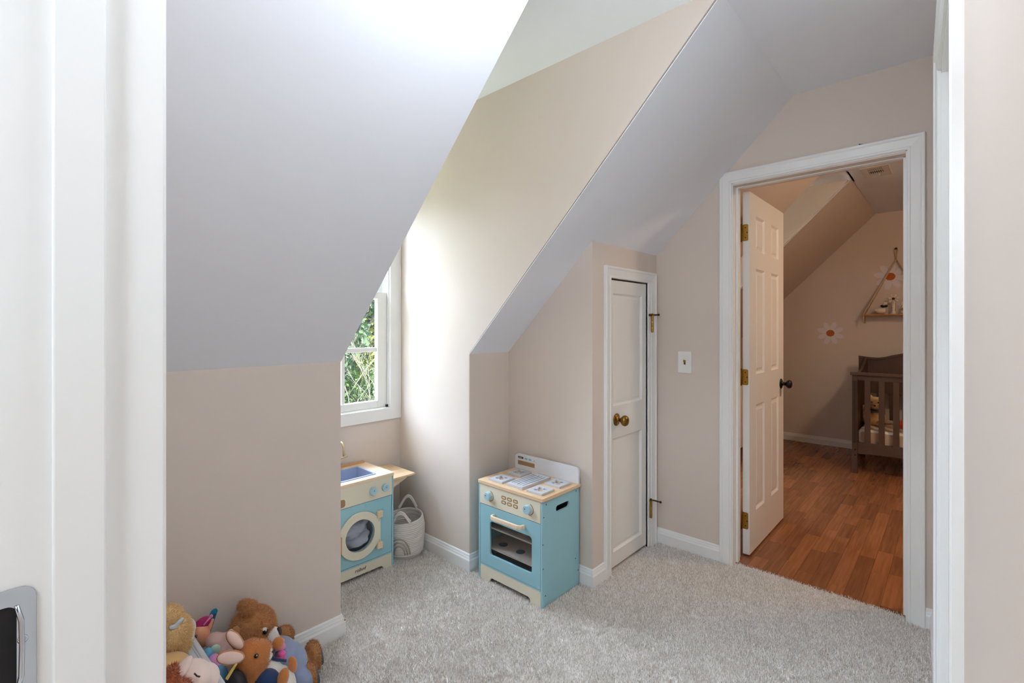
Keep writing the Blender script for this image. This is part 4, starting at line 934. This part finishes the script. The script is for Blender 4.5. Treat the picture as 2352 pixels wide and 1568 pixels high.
# baby doll with magenta beret lying on the heap
dl = thing('baby_doll', 'peach faced doll with magenta beret and rose onesie lying beside the bin', 'doll', (0.50, 1.76, 0))
soft('head', [((0.464,1.792,0.279), (0.026,0.027,0.034), (0,-15,0)), ((0.470,1.790,0.258), (0.018,0.02,0.02))], M_SKIN, dl, 0.004)
soft('arm', [((0.487,1.796,0.290), (0.009,0.010,0.022), (0,25,0)), ((0.496,1.796,0.306), (0.006,0.006,0.010), (0,30,0))], M_SKIN, dl, 0.003)
bt = soft('beret', [((0.470,1.802,0.309), (0.025,0.022,0.015), (0,-22,0)), ((0.478,1.800,0.311), (0.017,0.018,0.014), (0,-30,0))], M_MAGENTA, dl, 0.004)
MB().tube([(0.468,1.780,0.313), (0.480,1.782,0.322), (0.488,1.784,0.327)], [0.0026,0.0026,0.0034], 8).ell((0.491,1.785,0.329), 0.0055).build('hair_clip', M_PINK, bt, smooth=True)
eye(dl, (0.4455,1.7745,0.290), (0,-1,0), 0.0045)
soft('onesie', [((0.497,1.765,0.256), (0.030,0.030,0.024), (0,15,0)), ((0.520,1.755,0.245), (0.032,0.032,0.026)), ((0.530,1.745,0.262), (0.024,0.02,0.016), (0,-10,0)), ((0.505,1.74,0.225), (0.03,0.03,0.028))], M_ROSE, dl, 0.005)
soft('cuff', [((0.535,1.735,0.275), (0.009,0.014,0.014), (0,-15,0))], M_MINT, dl, 0.003); soft('cuff', [((0.486,1.728,0.247), (0.016,0.012,0.018))], M_MINT, dl, 0.003)
soft('foot', [((0.549,1.735,0.274), (0.012,0.014,0.018))], M_BEARD, dl, 0.004)
soft('leg', [((0.515,1.735,0.19),(0.03,0.03,0.06)), ((0.51,1.735,0.11),(0.035,0.035,0.09))], M_ROSE, dl, 0.005)
# teal hairbrush standing behind the doll
hb = thing('hair_brush', 'teal toy hair brush standing up behind the doll', 'brush', (0.50, 1.82, 0.25))
MB().plate(rrect(lambda a, b: (0.500 + a + 0.34*b, 1.820, 0.290 + b), -0.010, 0.010, -0.045, 0.038, 0.0095, 6), [], (0,0.009,0)).build('handle', M_TEAL, hb, bevel=0.002)
MB().plate(rrect(lambda a, b: (0.502 + a + 0.34*b, 1.8195, 0.290 + b), -0.0035, 0.0035, -0.010, 0.026, 0.003, 4), [], (0,-0.0012,0)).build('inlay', M_SLATE, hb)
MB().box(0.478, 0.506, 1.812, 1.826, 0.240, 0.245).build('tag', M_YELL, hb)
# small second doll: pink skirt, sky blue top, peach arm
d4 = thing('rag_doll', 'small doll with lilac skirt and sky blue top wedged against the bin rim', 'doll', (0.47, 1.65, 0))
soft('top', [((0.456,1.692,0.268), (0.014,0.022,0.016), (0,30,0))], M_SKYB, d4, 0.004)
soft('skirt', [((0.462,1.662,0.256), (0.014,0.024,0.020), (0,40,0)), ((0.466,1.645,0.240), (0.014,0.024,0.020), (0,30,0))], M_LILAC, d4, 0.004, sm=2)
soft('arm', [((0.478,1.655,0.256), (0.016,0.014,0.015), (0,30,0)), ((0.488,1.650,0.242), (0.012,0.013,0.014))], M_SKIN, d4, 0.004)
soft('trousers', [((0.468,1.618,0.215), (0.024,0.030,0.045)), ((0.47,1.62,0.11), (0.028,0.032,0.105))], M_SKYB, d4, 0.005)
# black bag with printed card, mauve cushion
bg_ = thing('black_bag', 'black nylon bag with bright printed card between doll and rabbit', 'bag', (0.50, 1.55, 0))
soft('bag_body', [((0.495,1.555,0.13), (0.036,0.06,0.13)), ((0.492,1.56,0.20), (0.032,0.045,0.06))], M_BAG, bg_, 0.006)
MB().prism([(0.462,1.548,0.258), (0.492,1.556,0.285), (0.496,1.557,0.279), (0.468,1.549,0.250)], (0.001,0.002,0.002)).build('card', M_YELL, bg_)
MB().tube([(0.496,1.51,0.215),(0.494,1.506,0.238),(0.500,1.503,0.246),(0.506,1.505,0.236),(0.507,1.508,0.20),(0.51,1.51,0.16)], 0.0024, 8).build('strap', M_RIBB, bg_, smooth=True)
o = soft('cushion', [((0.535,1.510,0.090), (0.040,0.040,0.090), (0,-8,0)), ((0.522,1.515,0.165), (0.028,0.028,0.042))], M_MAUVE, None, 0.006); tag(o, 'mauve fabric cushion tucked beneath the rabbit', 'cushion')

# ================================================================== BEDROOM CONTENTS
# flower decals on the far wall
def decal(yc, zc_, R_, rot, label, clip=False):
    t_ = thing('flower_decal', label, 'wall decal', (XF, yc, zc_), 'daisy decals on the bedroom wall')
    for k in range(8):
        a = rot + 2*PI*k/8; pts = []
        for j in range(14):
            b = 2*PI*j/14; rr = R_*0.62 + R_*0.38*math.cos(b); ww = R_*0.20*math.sin(b)
            pts.append((rr*math.cos(a) - ww*math.sin(a), rr*math.sin(a) + ww*math.cos(a)))
        if clip and any(zc_ + q_[1] > zs(yc + q_[0]) - 0.004 for q_ in pts): continue
        MB().plate([(XF-0.0002, yc+u_, zc_+v_) for u_, v_ in pts], [], (-0.0008,0,0)).build('petal', M_DECALW, t_)
    MB().plate([(XF-0.0006, yc+R_*0.30*math.cos(2*PI*j/18), zc_+R_*0.28*math.sin(2*PI*j/18)) for j in range(18)], [], (-0.0008,0,0)).build('flower_centre', M_DECALO, t_)
decal(0.890, 2.185, 0.125, 0.1, 'white daisy decal cut off by the bedroom slope', True)
decal(0.984, 1.197, 0.125, 0.35, 'white daisy decal alone in the middle of the bedroom wall')
decal(0.480, 1.765, 0.135, 0.2, 'white daisy decal behind the hanging shelf cord')
decal(0.445, 0.665, 0.125, 0.0, 'white daisy decal seen through the crib slats')
# hanging shelf
hs = thing('hanging_shelf', 'wooden shelf hung from cream cords on the bedroom wall', 'shelf', (5.99, 0.43, 1.38))
MB().box(5.935, 6.068, 0.165, 0.695, 1.376, 1.390).build('board', M_SHELF, hs, bevel=0.002)
for s_ in (-1, 1):
    yb = 0.43 + s_*0.252
    for xo in (5.945, 6.058):
        MB().tube([(6.066,0.432,1.935), (0.5*(6.066+xo), 0.5*(0.432+yb), 0.5*(1.935+1.392)), (xo,yb,1.392), (xo,yb,1.372), (xo,yb,1.30)], 0.006, 6).build('cord', M_MACRAME, hs, smooth=True)
    MB().prism([(6.060,0.432+s_*0.004,1.925), (5.946,yb,1.392), (6.058,yb,1.392)], (0, -s_*0.004, 0.002)).build('macrame', M_MACRAME, hs)
MB().tube([(6.064,0.432,1.93), (6.060,0.438,1.98), (6.060,0.446,2.02), (6.060,0.438,2.045), (6.060,0.428,2.045), (6.060,0.420,2.02), (6.060,0.427,1.98), (6.064,0.432,1.93)], 0.0055, 6).build('loop', M_MACRAME, hs, smooth=True)
MB().lathe((XF, 0.433, 2.036), (-1,0,0), [(0.006,0),(0.006,0.018),(0.011,0.020),(0.011,0.024),(0.001,0.025)], 12).build('hook', M_DARKBRONZE, hs)
# swan figure
sw_ = thing('swan_figure', 'white ceramic duck figure with dark bow on the hanging shelf', 'figurine', (6.0, 0.545, 1.39))
soft('body', [((6.0,0.548,1.425), (0.030,0.045,0.030)), ((6.0,0.585,1.432), (0.02,0.02,0.018))], M_BONE, sw_, 0.004); soft('neck', [((6.0,0.520,1.462), (0.013,0.014,0.035)), ((6.0,0.512,1.497), (0.017,0.020,0.017))], M_BONE, sw_, 0.003)
MB().ell((6.0,0.490,1.492), (0.007,0.016,0.006)).build('beak', M_SHELF, sw_, smooth=True); soft('bow', [((5.985,0.532,1.468), (0.010,0.020,0.012), (20,0,0)), ((5.985,0.508,1.468), (0.010,0.018,0.012), (-20,0,0))], M_BLACK, sw_, 0.003)
MB().box(5.98,6.02,0.525,0.57,1.390,1.397).build('feet', M_SHELF, sw_)
# flower figure
ff = thing('flower_figure', 'cream flower on a wavy stem standing on the hanging shelf', 'figurine', (6.0, 0.448, 1.39))
MB().lathe((6.0,0.448,1.390), (0,0,1), [(0.028,0),(0.028,0.006),(0.012,0.010),(0.018,0.025),(0.010,0.035),(0.018,0.05),(0.010,0.06),(0.018,0.075),(0.010,0.085),(0.016,0.10),(0.008,0.112),(0.008,0.13)], 18).build('stem', M_BONE, ff, smooth=True)
for k in range(7):
    a = 2*PI*k/7+0.2; MB().ell((5.990,0.448+0.032*math.cos(a),1.540+0.032*math.sin(a)), (0.006,0.017,0.012), (math.degrees(a),0,0), 12, 8).build('petal', M_BONE, ff, smooth=True)
MB().ell((5.984,0.448,1.540), (0.006,0.011,0.011)).build('flower_centre', M_DARKBRONZE, ff, smooth=True)
rf = thing('rabbit_figure', 'small cream and brown rabbit figure at the casing end of the hanging shelf', 'figurine', (6.0, 0.375, 1.39))
soft('body', [((6.0,0.370,1.42), (0.022,0.026,0.030)), ((6.0,0.374,1.460), (0.017,0.018,0.018))], M_BONE, rf, 0.004); soft('coat', [((5.985,0.376,1.437), (0.014,0.018,0.014))], M_BEARD, rf, 0.003)
soft('ear', [((6.0,0.366,1.49), (0.006,0.006,0.020))], M_BONE, rf, 0.003); soft('ear', [((6.0,0.384,1.49), (0.006,0.006,0.020))], M_BONE, rf, 0.003)

# crib
cr = thing('crib', 'dark espresso wood crib with curved back panel in the bedroom', 'crib', (5.47, 0.0, 0))
CX0, CX1, CYL, CYR = 5.085, 5.85, 0.665, -0.72
for (xa, ya) in ((CX0, CYL), (CX0, CYR)):
    s_ = -1 if ya > 0 else 1
    p_ = MB().box(xa, xa+0.045, min(ya, ya+s_*0.038), max(ya, ya+s_*0.038), 0.0, 0.852).build('front_post', M_ESPRESSO, cr, bevel=0.003)
    for g_ in (0.009, 0.019, 0.029): MB().box(xa-0.001, xa+0.001, ya+s_*g_-0.002, ya+s_*g_+0.002, 0.262, 0.80).build('groove', M_DARK, p_)
    for zz in (0.158, 0.205): MB().cyl((xa+0.0002, ya+s_*0.023, zz), (xa-0.001, ya+s_*0.023, zz), 0.006, 12).build('bolt_hole', M_DARK, p_)
MB().box(CX0-0.012, CX0+0.056, CYR-0.012, CYL+0.012, 0.850, 0.872).build('top_rail', M_ESPRESSO, cr, bevel=0.003)
MB().box(CX0+0.008, CX0+0.034, CYR+0.038, CYL-0.038, 0.806, 0.850).build('upper_rail', M_ESPRESSO, cr, bevel=0.002)
MB().box(CX0+0.006, CX0+0.036, CYR+0.038, CYL-0.038, 0.228, 0.270).build('lower_rail', M_ESPRESSO, cr, bevel=0.002)
ap = [(CX0+0.002, CYL-0.038, 0.230), (CX0+0.002, CYL-0.038, 0.172)] + [(CX0+0.002, CYL-0.038-(CYL-CYR-0.076)*k/12, 0.172+0.022*math.sin(PI*k/12)) for k in range(1,12)] + [(CX0+0.002, CYR+0.038, 0.172), (CX0+0.002, CYR+0.038, 0.230)]
MB().plate(ap, [], (0.022,0,0)).build('apron', M_ESPRESSO, cr, bevel=0.001)
yy = 0.557
while yy > CYR+0.06:
    MB().box(CX0+0.012, CX0+0.026, yy-0.0205, yy+0.0205, 0.268, 0.808).build('slat', M_ESPRESSO, cr, bevel=0.002); yy -= 0.0965
# back panel with curved top
def btop(y):
    s_ = (CYL+0.03 - y)/(CYL-CYR+0.06); s_ = min(s_, 1-s_)*2
    return 0.978 - 0.012*math.sin(min(1, s_/0.35)*PI) + 0.145*max(0, (s_-0.22)/0.78)**1.15
ys_ = [CYL+0.045 - (CYL-CYR+0.09)*k/28 for k in range(29)]
MB().plate([(CX1, ys_[0], 0.62)] + [(CX1, y_, btop(y_)-0.02) for y_ in ys_] + [(CX1, ys_[-1], 0.62)], [], (0.022,0,0)).build('back_panel', M_ESPRESSO, cr)
MB().plate([(CX1-0.012, y_, btop(y_)-0.022) for y_ in ys_] + [(CX1-0.012, y_, btop(y_)) for y_ in ys_[::-1]], [], (0.046,0,0)).build('crown_rail', M_ESPRESSO, cr, bevel=0.002)
MB().box(CX1, CX1+0.022, CYR, CYL, 0.20, 0.30).build('lower_back_rail', M_ESPRESSO, cr)
for ya in (CYL+0.045, CYR-0.045):
    s_ = -1 if ya > 0 else 1
    MB().box(CX1-0.004, CX1+0.034, min(ya, ya+s_*0.05), max(ya, ya+s_*0.05), 0.0, 0.96).build('back_post', M_ESPRESSO, cr, bevel=0.003)
yy = 0.545
while yy > CYR+0.06:
    MB().box(CX1+0.004, CX1+0.018, yy-0.0205, yy+0.0205, 0.30, 0.62).build('slat', M_ESPRESSO, cr); yy -= 0.0965
for ya in (CYL-0.006, CYR+0.006):
    s_ = 1 if ya > 0 else -1
    arm_ = [(CX0+0.04, ya, 0.18)] + [(CX1, ya, 0.18), (CX1, ya, 0.965), (CX1-0.06, ya, 0.955)] + [(CX1-0.06-0.5*k/8, ya, 0.955-0.10*(1-(1-k/8)**2)) for k in range(1,9)] + [(CX0+0.04, ya, 0.853)]
    MB().plate(arm_, [], (0, -s_*0.022, 0)).build('end_panel', M_ESPRESSO, cr)
mt = thing('mattress', 'white crib mattress under a tan striped sheet', 'mattress', (5.47, 0, 0.22))
def stripe_mat():
    m = bpy.data.materials.new('striped_sheet'); m.use_nodes = True; nt = m.node_tree; b = nt.nodes['Principled BSDF']; b.inputs['Roughness'].default_value = 0.9
    g = nt.nodes.new('ShaderNodeNewGeometry'); sx = nt.nodes.new('ShaderNodeSeparateXYZ'); nt.links.new(g.outputs['Position'], sx.inputs[0])
    w_ = nt.nodes.new('ShaderNodeMath'); w_.operation = 'MULTIPLY'; w_.inputs[1].default_value = 2*PI/0.052; nt.links.new(sx.outputs['X'], w_.inputs[0])
    s_ = nt.nodes.new('ShaderNodeMath'); s_.operation = 'SINE'; nt.links.new(w_.outputs[0], s_.inputs[0])
    c = nt.nodes.new('ShaderNodeValToRGB'); c.color_ramp.interpolation = 'CONSTANT'
    c.color_ramp.elements[0].color = srgb(196, 168, 138); c.color_ramp.elements[1].position = 0.62; c.color_ramp.elements[1].color = srgb(236, 228, 220)
    mp = nt.nodes.new('ShaderNodeMapRange'); mp.inputs[1].default_value = -1; nt.links.new(s_.outputs[0], mp.inputs[0]); nt.links.new(mp.outputs[0], c.inputs[0]); nt.links.new(c.outputs[0], b.inputs['Base Color']); return m
MB().box(CX0+0.062, CX1-0.012, CYR+0.03, CYL-0.032, 0.222, 0.378).build('sheet', stripe_mat(), mt, bevel=0.035, seg=4)
# plain plush toys in the crib
cb = thing('plush_bear', 'honey coloured plush bear with grey scarf sitting in the crib', 'plush toy', (5.45, 0.52, 0.378))
soft('body', [((5.47,0.535,0.445), (0.060,0.070,0.075)), ((5.44,0.545,0.41), (0.05,0.07,0.04))], M_TANSM, cb, 0.006)
soft('head', [((5.455,0.535,0.570), (0.062,0.064,0.062)), ((5.47,0.580,0.625), (0.018,0.022,0.022)), ((5.47,0.490,0.625), (0.018,0.022,0.022))], M_TAN, cb, 0.006)
soft('muzzle', [((5.398,0.535,0.552), (0.024,0.030,0.024))], M_TANSM, cb, 0.004)
MB().ell((5.374,0.535,0.562), (0.006,0.010,0.008)).build('nose', M_EYE, cb, smooth=True)
for yy in (0.512, 0.560): MB().ell((5.397,yy,0.588), 0.006, (0,0,0), 10, 8).build('eye', M_EYE, cb, smooth=True)
soft('scarf', [((5.455,0.535,0.508), (0.058,0.062,0.016))], M_SLATE, cb, 0.005)
soft('arm', [((5.42,0.475,0.45), (0.022,0.022,0.045), (0,20,15)), ((5.40,0.60,0.45), (0.022,0.022,0.045), (0,20,-15))], M_TANSM, cb, 0.005)
soft('leg', [((5.375,0.500,0.405), (0.045,0.026,0.026))], M_TANSM, cb, 0.005); soft('leg', [((5.375,0.585,0.405), (0.045,0.026,0.026))], M_TANSM, cb, 0.005)
o = soft('plush_pillow', [((5.40,0.330,0.412), (0.05,0.055,0.040)), ((5.42,0.29,0.405), (0.05,0.05,0.034))], mat('orange_plush', srgb(206, 84, 36), 0.9, var=0.15, vscale=40, sheen=0.3), None, 0.006); tag(o, 'orange plush cushion at the casing side of the crib mattress', 'cushion')
o = soft('peach_doll', [((5.52,0.620,0.44), (0.035,0.03,0.065)), ((5.52,0.622,0.515), (0.028,0.028,0.030))], M_SKIN, None, 0.005); tag(o, 'peach coloured soft doll behind the first crib slat', 'doll')
# ceiling vent
vt = thing('ceiling_vent', 'white louvered air vent on the bedroom ceiling', 'vent', (4.40, 0.42, ZC-0.006))
zv = ZC-0.0062
vfr = MB().plate([(4.245,0.345,zv),(4.545,0.345,zv),(4.545,0.510,zv),(4.245,0.510,zv)], [[(4.285,0.388,zv),(4.44,0.388,zv),(4.44,0.470,zv),(4.285,0.470,zv)]], (0,0,-0.008)).build('frame', M_VENT, vt, bevel=0.002)
MB().box(4.285,4.44,0.388,0.470,zv-0.001,zv).build('backing', M_DARK, vt)
MB().box(4.352,4.360,0.388,0.470,zv-0.008,zv-0.002).build('slat', M_VENT, vt)
for k in range(7): MB().box(4.36,4.44,0.393+k*0.0115,0.397+k*0.0115,zv-0.008,zv-0.002).build('slat', M_VENT, vt)
for k in range(2): MB().box(4.300+k*0.024,4.306+k*0.024,0.388,0.470,zv-0.007,zv-0.002).build('slat', M_VENT, vt)
MB().tube([(4.46,0.415,zv-0.010),(4.47,0.415,zv-0.016)], 0.003, 8).build('lever', M_VENT, vt)
# white cabinet glimpsed through the hinge gap
cbn = thing('white_cabinet', 'white bedroom cabinet on dark legs glimpsed through the door hinge gap', 'cabinet', (5.0, 1.62, 0))
MB().box(4.72, 5.25, 1.47, 1.85, 0.14, 0.74).build('body', M_DOOR, cbn, bevel=0.004)
for xx in (4.75, 5.20):
    for yy in (1.50, 1.82): MB().cyl((xx,yy,0.0), (xx,yy,0.14), 0.016, 12, 0.022).build('leg', M_BLACK, cbn)
MB().box(4.735, 4.98, 1.462, 1.471, 0.16, 0.72).build('door', M_PLASTIC, cbn, bevel=0.002); MB().box(4.99, 5.235, 1.462, 1.471, 0.16, 0.72).build('door', M_PLASTIC, cbn, bevel=0.002)

# ================================================================== OUTSIDE
def leaf_mat(name, c1, c2):
    m = bpy.data.materials.new(name); m.use_nodes = True; nt = m.node_tree; b = nt.nodes['Principled BSDF']; out = nt.nodes['Material Output']
    b.inputs['Roughness'].default_value = 0.7; b.inputs['Specular IOR Level'].default_value = 0.03
    g = nt.nodes.new('ShaderNodeNewGeometry'); c = nt.nodes.new('ShaderNodeMix'); c.data_type = 'RGBA'; c.inputs['A'].default_value = c1; c.inputs['B'].default_value = c2
    nt.links.new(g.outputs['Random Per Island'], c.inputs['Factor']); nt.links.new(c.outputs['Result'], b.inputs['Base Color'])
    tr_ = nt.nodes.new('ShaderNodeBsdfTranslucent'); nt.links.new(c.outputs['Result'], tr_.inputs[0]); mx = nt.nodes.new('ShaderNodeMixShader'); mx.inputs[0].default_value = 0.3
    nt.links.new(b.outputs[0], mx.inputs[1]); nt.links.new(tr_.outputs[0], mx.inputs[2]); nt.links.new(mx.outputs[0], out.inputs[0]); return m
M_LEAFA = leaf_mat('leaf_green', srgb(21, 32, 17), srgb(44, 59, 33)); M_LEAFB = leaf_mat('leaf_blue_green', srgb(24, 40, 28), srgb(50, 66, 48)); M_LEAFC = leaf_mat('leaf_yellow_green', srgb(42, 52, 21), srgb(88, 92, 42))
M_BARK = mat('bark', srgb(30, 26, 22), 0.9, var=0.3, vscale=12, bump=0.6, bscale=40); M_TWIG = mat('dry_twig', srgb(58, 54, 48), 0.9, var=0.15, vscale=20)
ground = struct(MB().box(-40, 45, -50, 60, -3.0, -2.9), 'floor', mat('lawn', srgb(154, 160, 136), 0.95, var=0.3, vscale=2), 'grassy garden ground far below the dormer window', 'ground')
def leaves(n, clumps, size):
    c = np.array([q_[0] for q_ in clumps]); r = np.array([q_[1] for q_ in clumps]); w_ = r**2; w_ = w_/w_.sum()
    ix = rng.choice(len(clumps), n, p=w_); d = rng.normal(size=(n,3)); d /= np.linalg.norm(d, axis=1)[:,None]
    P = c[ix] + d*(r[ix]*rng.uniform(0.35, 1.0, n)**0.6)[:,None]
    a = rng.normal(size=(n,3)); a /= np.linalg.norm(a, axis=1)[:,None]; b = np.cross(a, rng.normal(size=(n,3))); b /= np.linalg.norm(b, axis=1)[:,None]
    s_ = rng.uniform(0.6, 1.3, n)[:,None]*size
    V = np.stack([P - a*s_, P + b*s_*0.42, P + a*s_, P - b*s_*0.42], 1); return V
def tree(loc, clumps, n, size, m, label, bark=True, branches=()):
    t_ = thing('tree', label, 'tree', loc, 'trees outside the dormer window'); V = leaves(n, clumps, size) - np.array(loc)
    me = bpy.data.meshes.new('foliage'); me.vertices.add(4*n); me.vertices.foreach_set('co', V.ravel()); me.loops.add(4*n); me.loops.foreach_set('vertex_index', np.arange(4*n, dtype=np.int32))
    me.polygons.add(n); me.polygons.foreach_set('loop_start', np.arange(0, 4*n, 4, dtype=np.int32)); me.update(calc_edges=True); me.materials.append(m)
    o = bpy.data.objects.new('foliage', me); COL.objects.link(o); o.parent = t_; o['kind'] = 'stuff'
    top = Vector(clumps[0][0]); L0 = Vector(loc)
    MB().tube([L0, L0 + (top-L0)*0.35 + Vector((0.1,0,0)), L0 + (top-L0)*0.7, top], [0.16,0.13,0.10,0.05], 10).build('trunk', M_BARK, t_, smooth=True)
    for q_ in clumps[1:]:
        s0 = L0 + (top-L0)*random.uniform(0.45, 0.85); e0 = Vector(q_[0]); mid = (s0+e0)*0.5 + Vector((0,0,-0.15))
        MB().tube([s0, mid, e0], [0.05,0.03,0.012], 7).build('branch', M_BARK, t_, smooth=True)
def cl_(c, R_, k, rr):
    return [(tuple(c), rr*1.1)] + [((c[0]+random.uniform(-R_,R_), c[1]+random.uniform(-R_,R_)*0.7, c[2]+random.uniform(-R_,R_)*0.8), rr*random.uniform(0.6,1.1)) for _ in range(k)]
random.seed(11)
tree((3.6, 8.6, -2.9), cl_((3.9, 7.8, 1.1), 1.5, 16, 0.62), 15000, 0.055, M_LEAFB, 'blue green leafy tree nearest the dormer window')
tree((5.2, 10.2, -2.9), cl_((5.4, 9.8, 1.9), 2.0, 16, 0.9), 14000, 0.075, M_LEAFC, 'yellow green sunlit tree behind the nearest tree outside')
tree((8.6, 12.8, -2.9), cl_((7.6, 12.4, 1.6), 2.6, 18, 1.2), 15000, 0.10, M_LEAFA, 'mid green tree farthest back outside the window')
tree((1.2, 10.0, -2.9), cl_((1.0, 9.8, 0.9), 2.0, 16, 0.95), 12000, 0.08, M_LEAFA, 'mid green tree at the left outside the window')
tree((4.6, 7.6, -2.9), cl_((4.4, 7.4, -0.9), 1.3, 12, 0.6), 11000, 0.05, M_LEAFA, 'dark low shrubby tree under the dry branches outside')
tree((9.5, 8.6, -2.9), cl_((9.2, 8.4, 0.9), 1.9, 14, 0.9), 9000, 0.08, M_LEAFB, 'blue green tree at the right outside the bedroom window')
for k, (xx, yy, zz) in enumerate(((2.5, 16.5, 0.2), (7.2, 17.0, 0.4), (12.0, 16.5, 0.3), (16.5, 15.5, 0.3))):
    tree((xx, yy, -2.9), cl_((xx, yy, zz+0.8), 2.6, 24, 1.7), 20000, 0.26, M_LEAFA, ('deep green tree in the leftmost place of the far tree line', 'deep green tree second from the left in the far tree line', 'deep green tree third from the left in the far tree line', 'deep green tree at the right end of the far tree line')[k])
for k, (xx, yy, zz, R2) in enumerate(((-2.6, 8.4, 0.6, 2.0), (-5.6, 12.0, 1.2, 2.6), (-8.5, 7.5, 0.8, 2.3), (-13.0, 12.0, 1.4, 3.0), (-6.0, 5.6, -0.2, 1.5))):  # unseen trees added on the left to block low-angle sky light
    tree((xx, yy, -2.9), cl_((xx, yy, zz), R2, 20, R2*0.5), 9000, 0.13, M_LEAFA, ('round unseen green tree added left of the window view, nearest the house of five', 'tall unseen green tree added left of the window view behind the round one', 'wide unseen green tree added well left of the window view', 'tallest unseen green tree added at the far left of the garden', 'low unseen bushy tree added close under the eaves at the left')[k])
# dry branches near the window
db = thing('dry_shrub', 'bare grey branches sticking up below the window view', 'shrub', (3.0, 5.3, -2.9))
random.seed(5)
def twig(p, d, L, r_, depth, out):
    P = [Vector(p)]; d = Vector(d).normalized()
    for k in range(4):
        d = (d + Vector((random.uniform(-.25,.25), random.uniform(-.2,.2), random.uniform(-.15,.2)))).normalized(); P.append(P[-1] + d*L/4)
    out.append((P, r_))
    if depth:
        for k in range(3): twig(P[random.choice((1,2,3,4))], d + Vector((random.uniform(-.9,.9), random.uniform(-.5,.5), random.uniform(-.3,.6))), L*0.62, r_*0.55, depth-1, out)
MB().tube([(3.0,5.3,-2.9), (3.05,5.3,-1.5), (3.0,5.2,-0.3)], [0.05,0.04,0.025], 8).build('trunk', M_TWIG, db, smooth=True)
tw = []
for k in range(7): twig((3.0+random.uniform(-.15,.25), 5.2, -0.3+random.uniform(-.3,.3)), (random.uniform(-.5,.7), random.uniform(-.2,.2), 1), 1.0, 0.006, 3, tw)
m = MB()
for P, r_ in tw: m.tube(P, [r_, r_*0.85, r_*0.7, r_*0.55, r_*0.4], 5)
o = m.build('twigs', M_TWIG, db, smooth=True, recalc=False); o['kind'] = 'stuff'
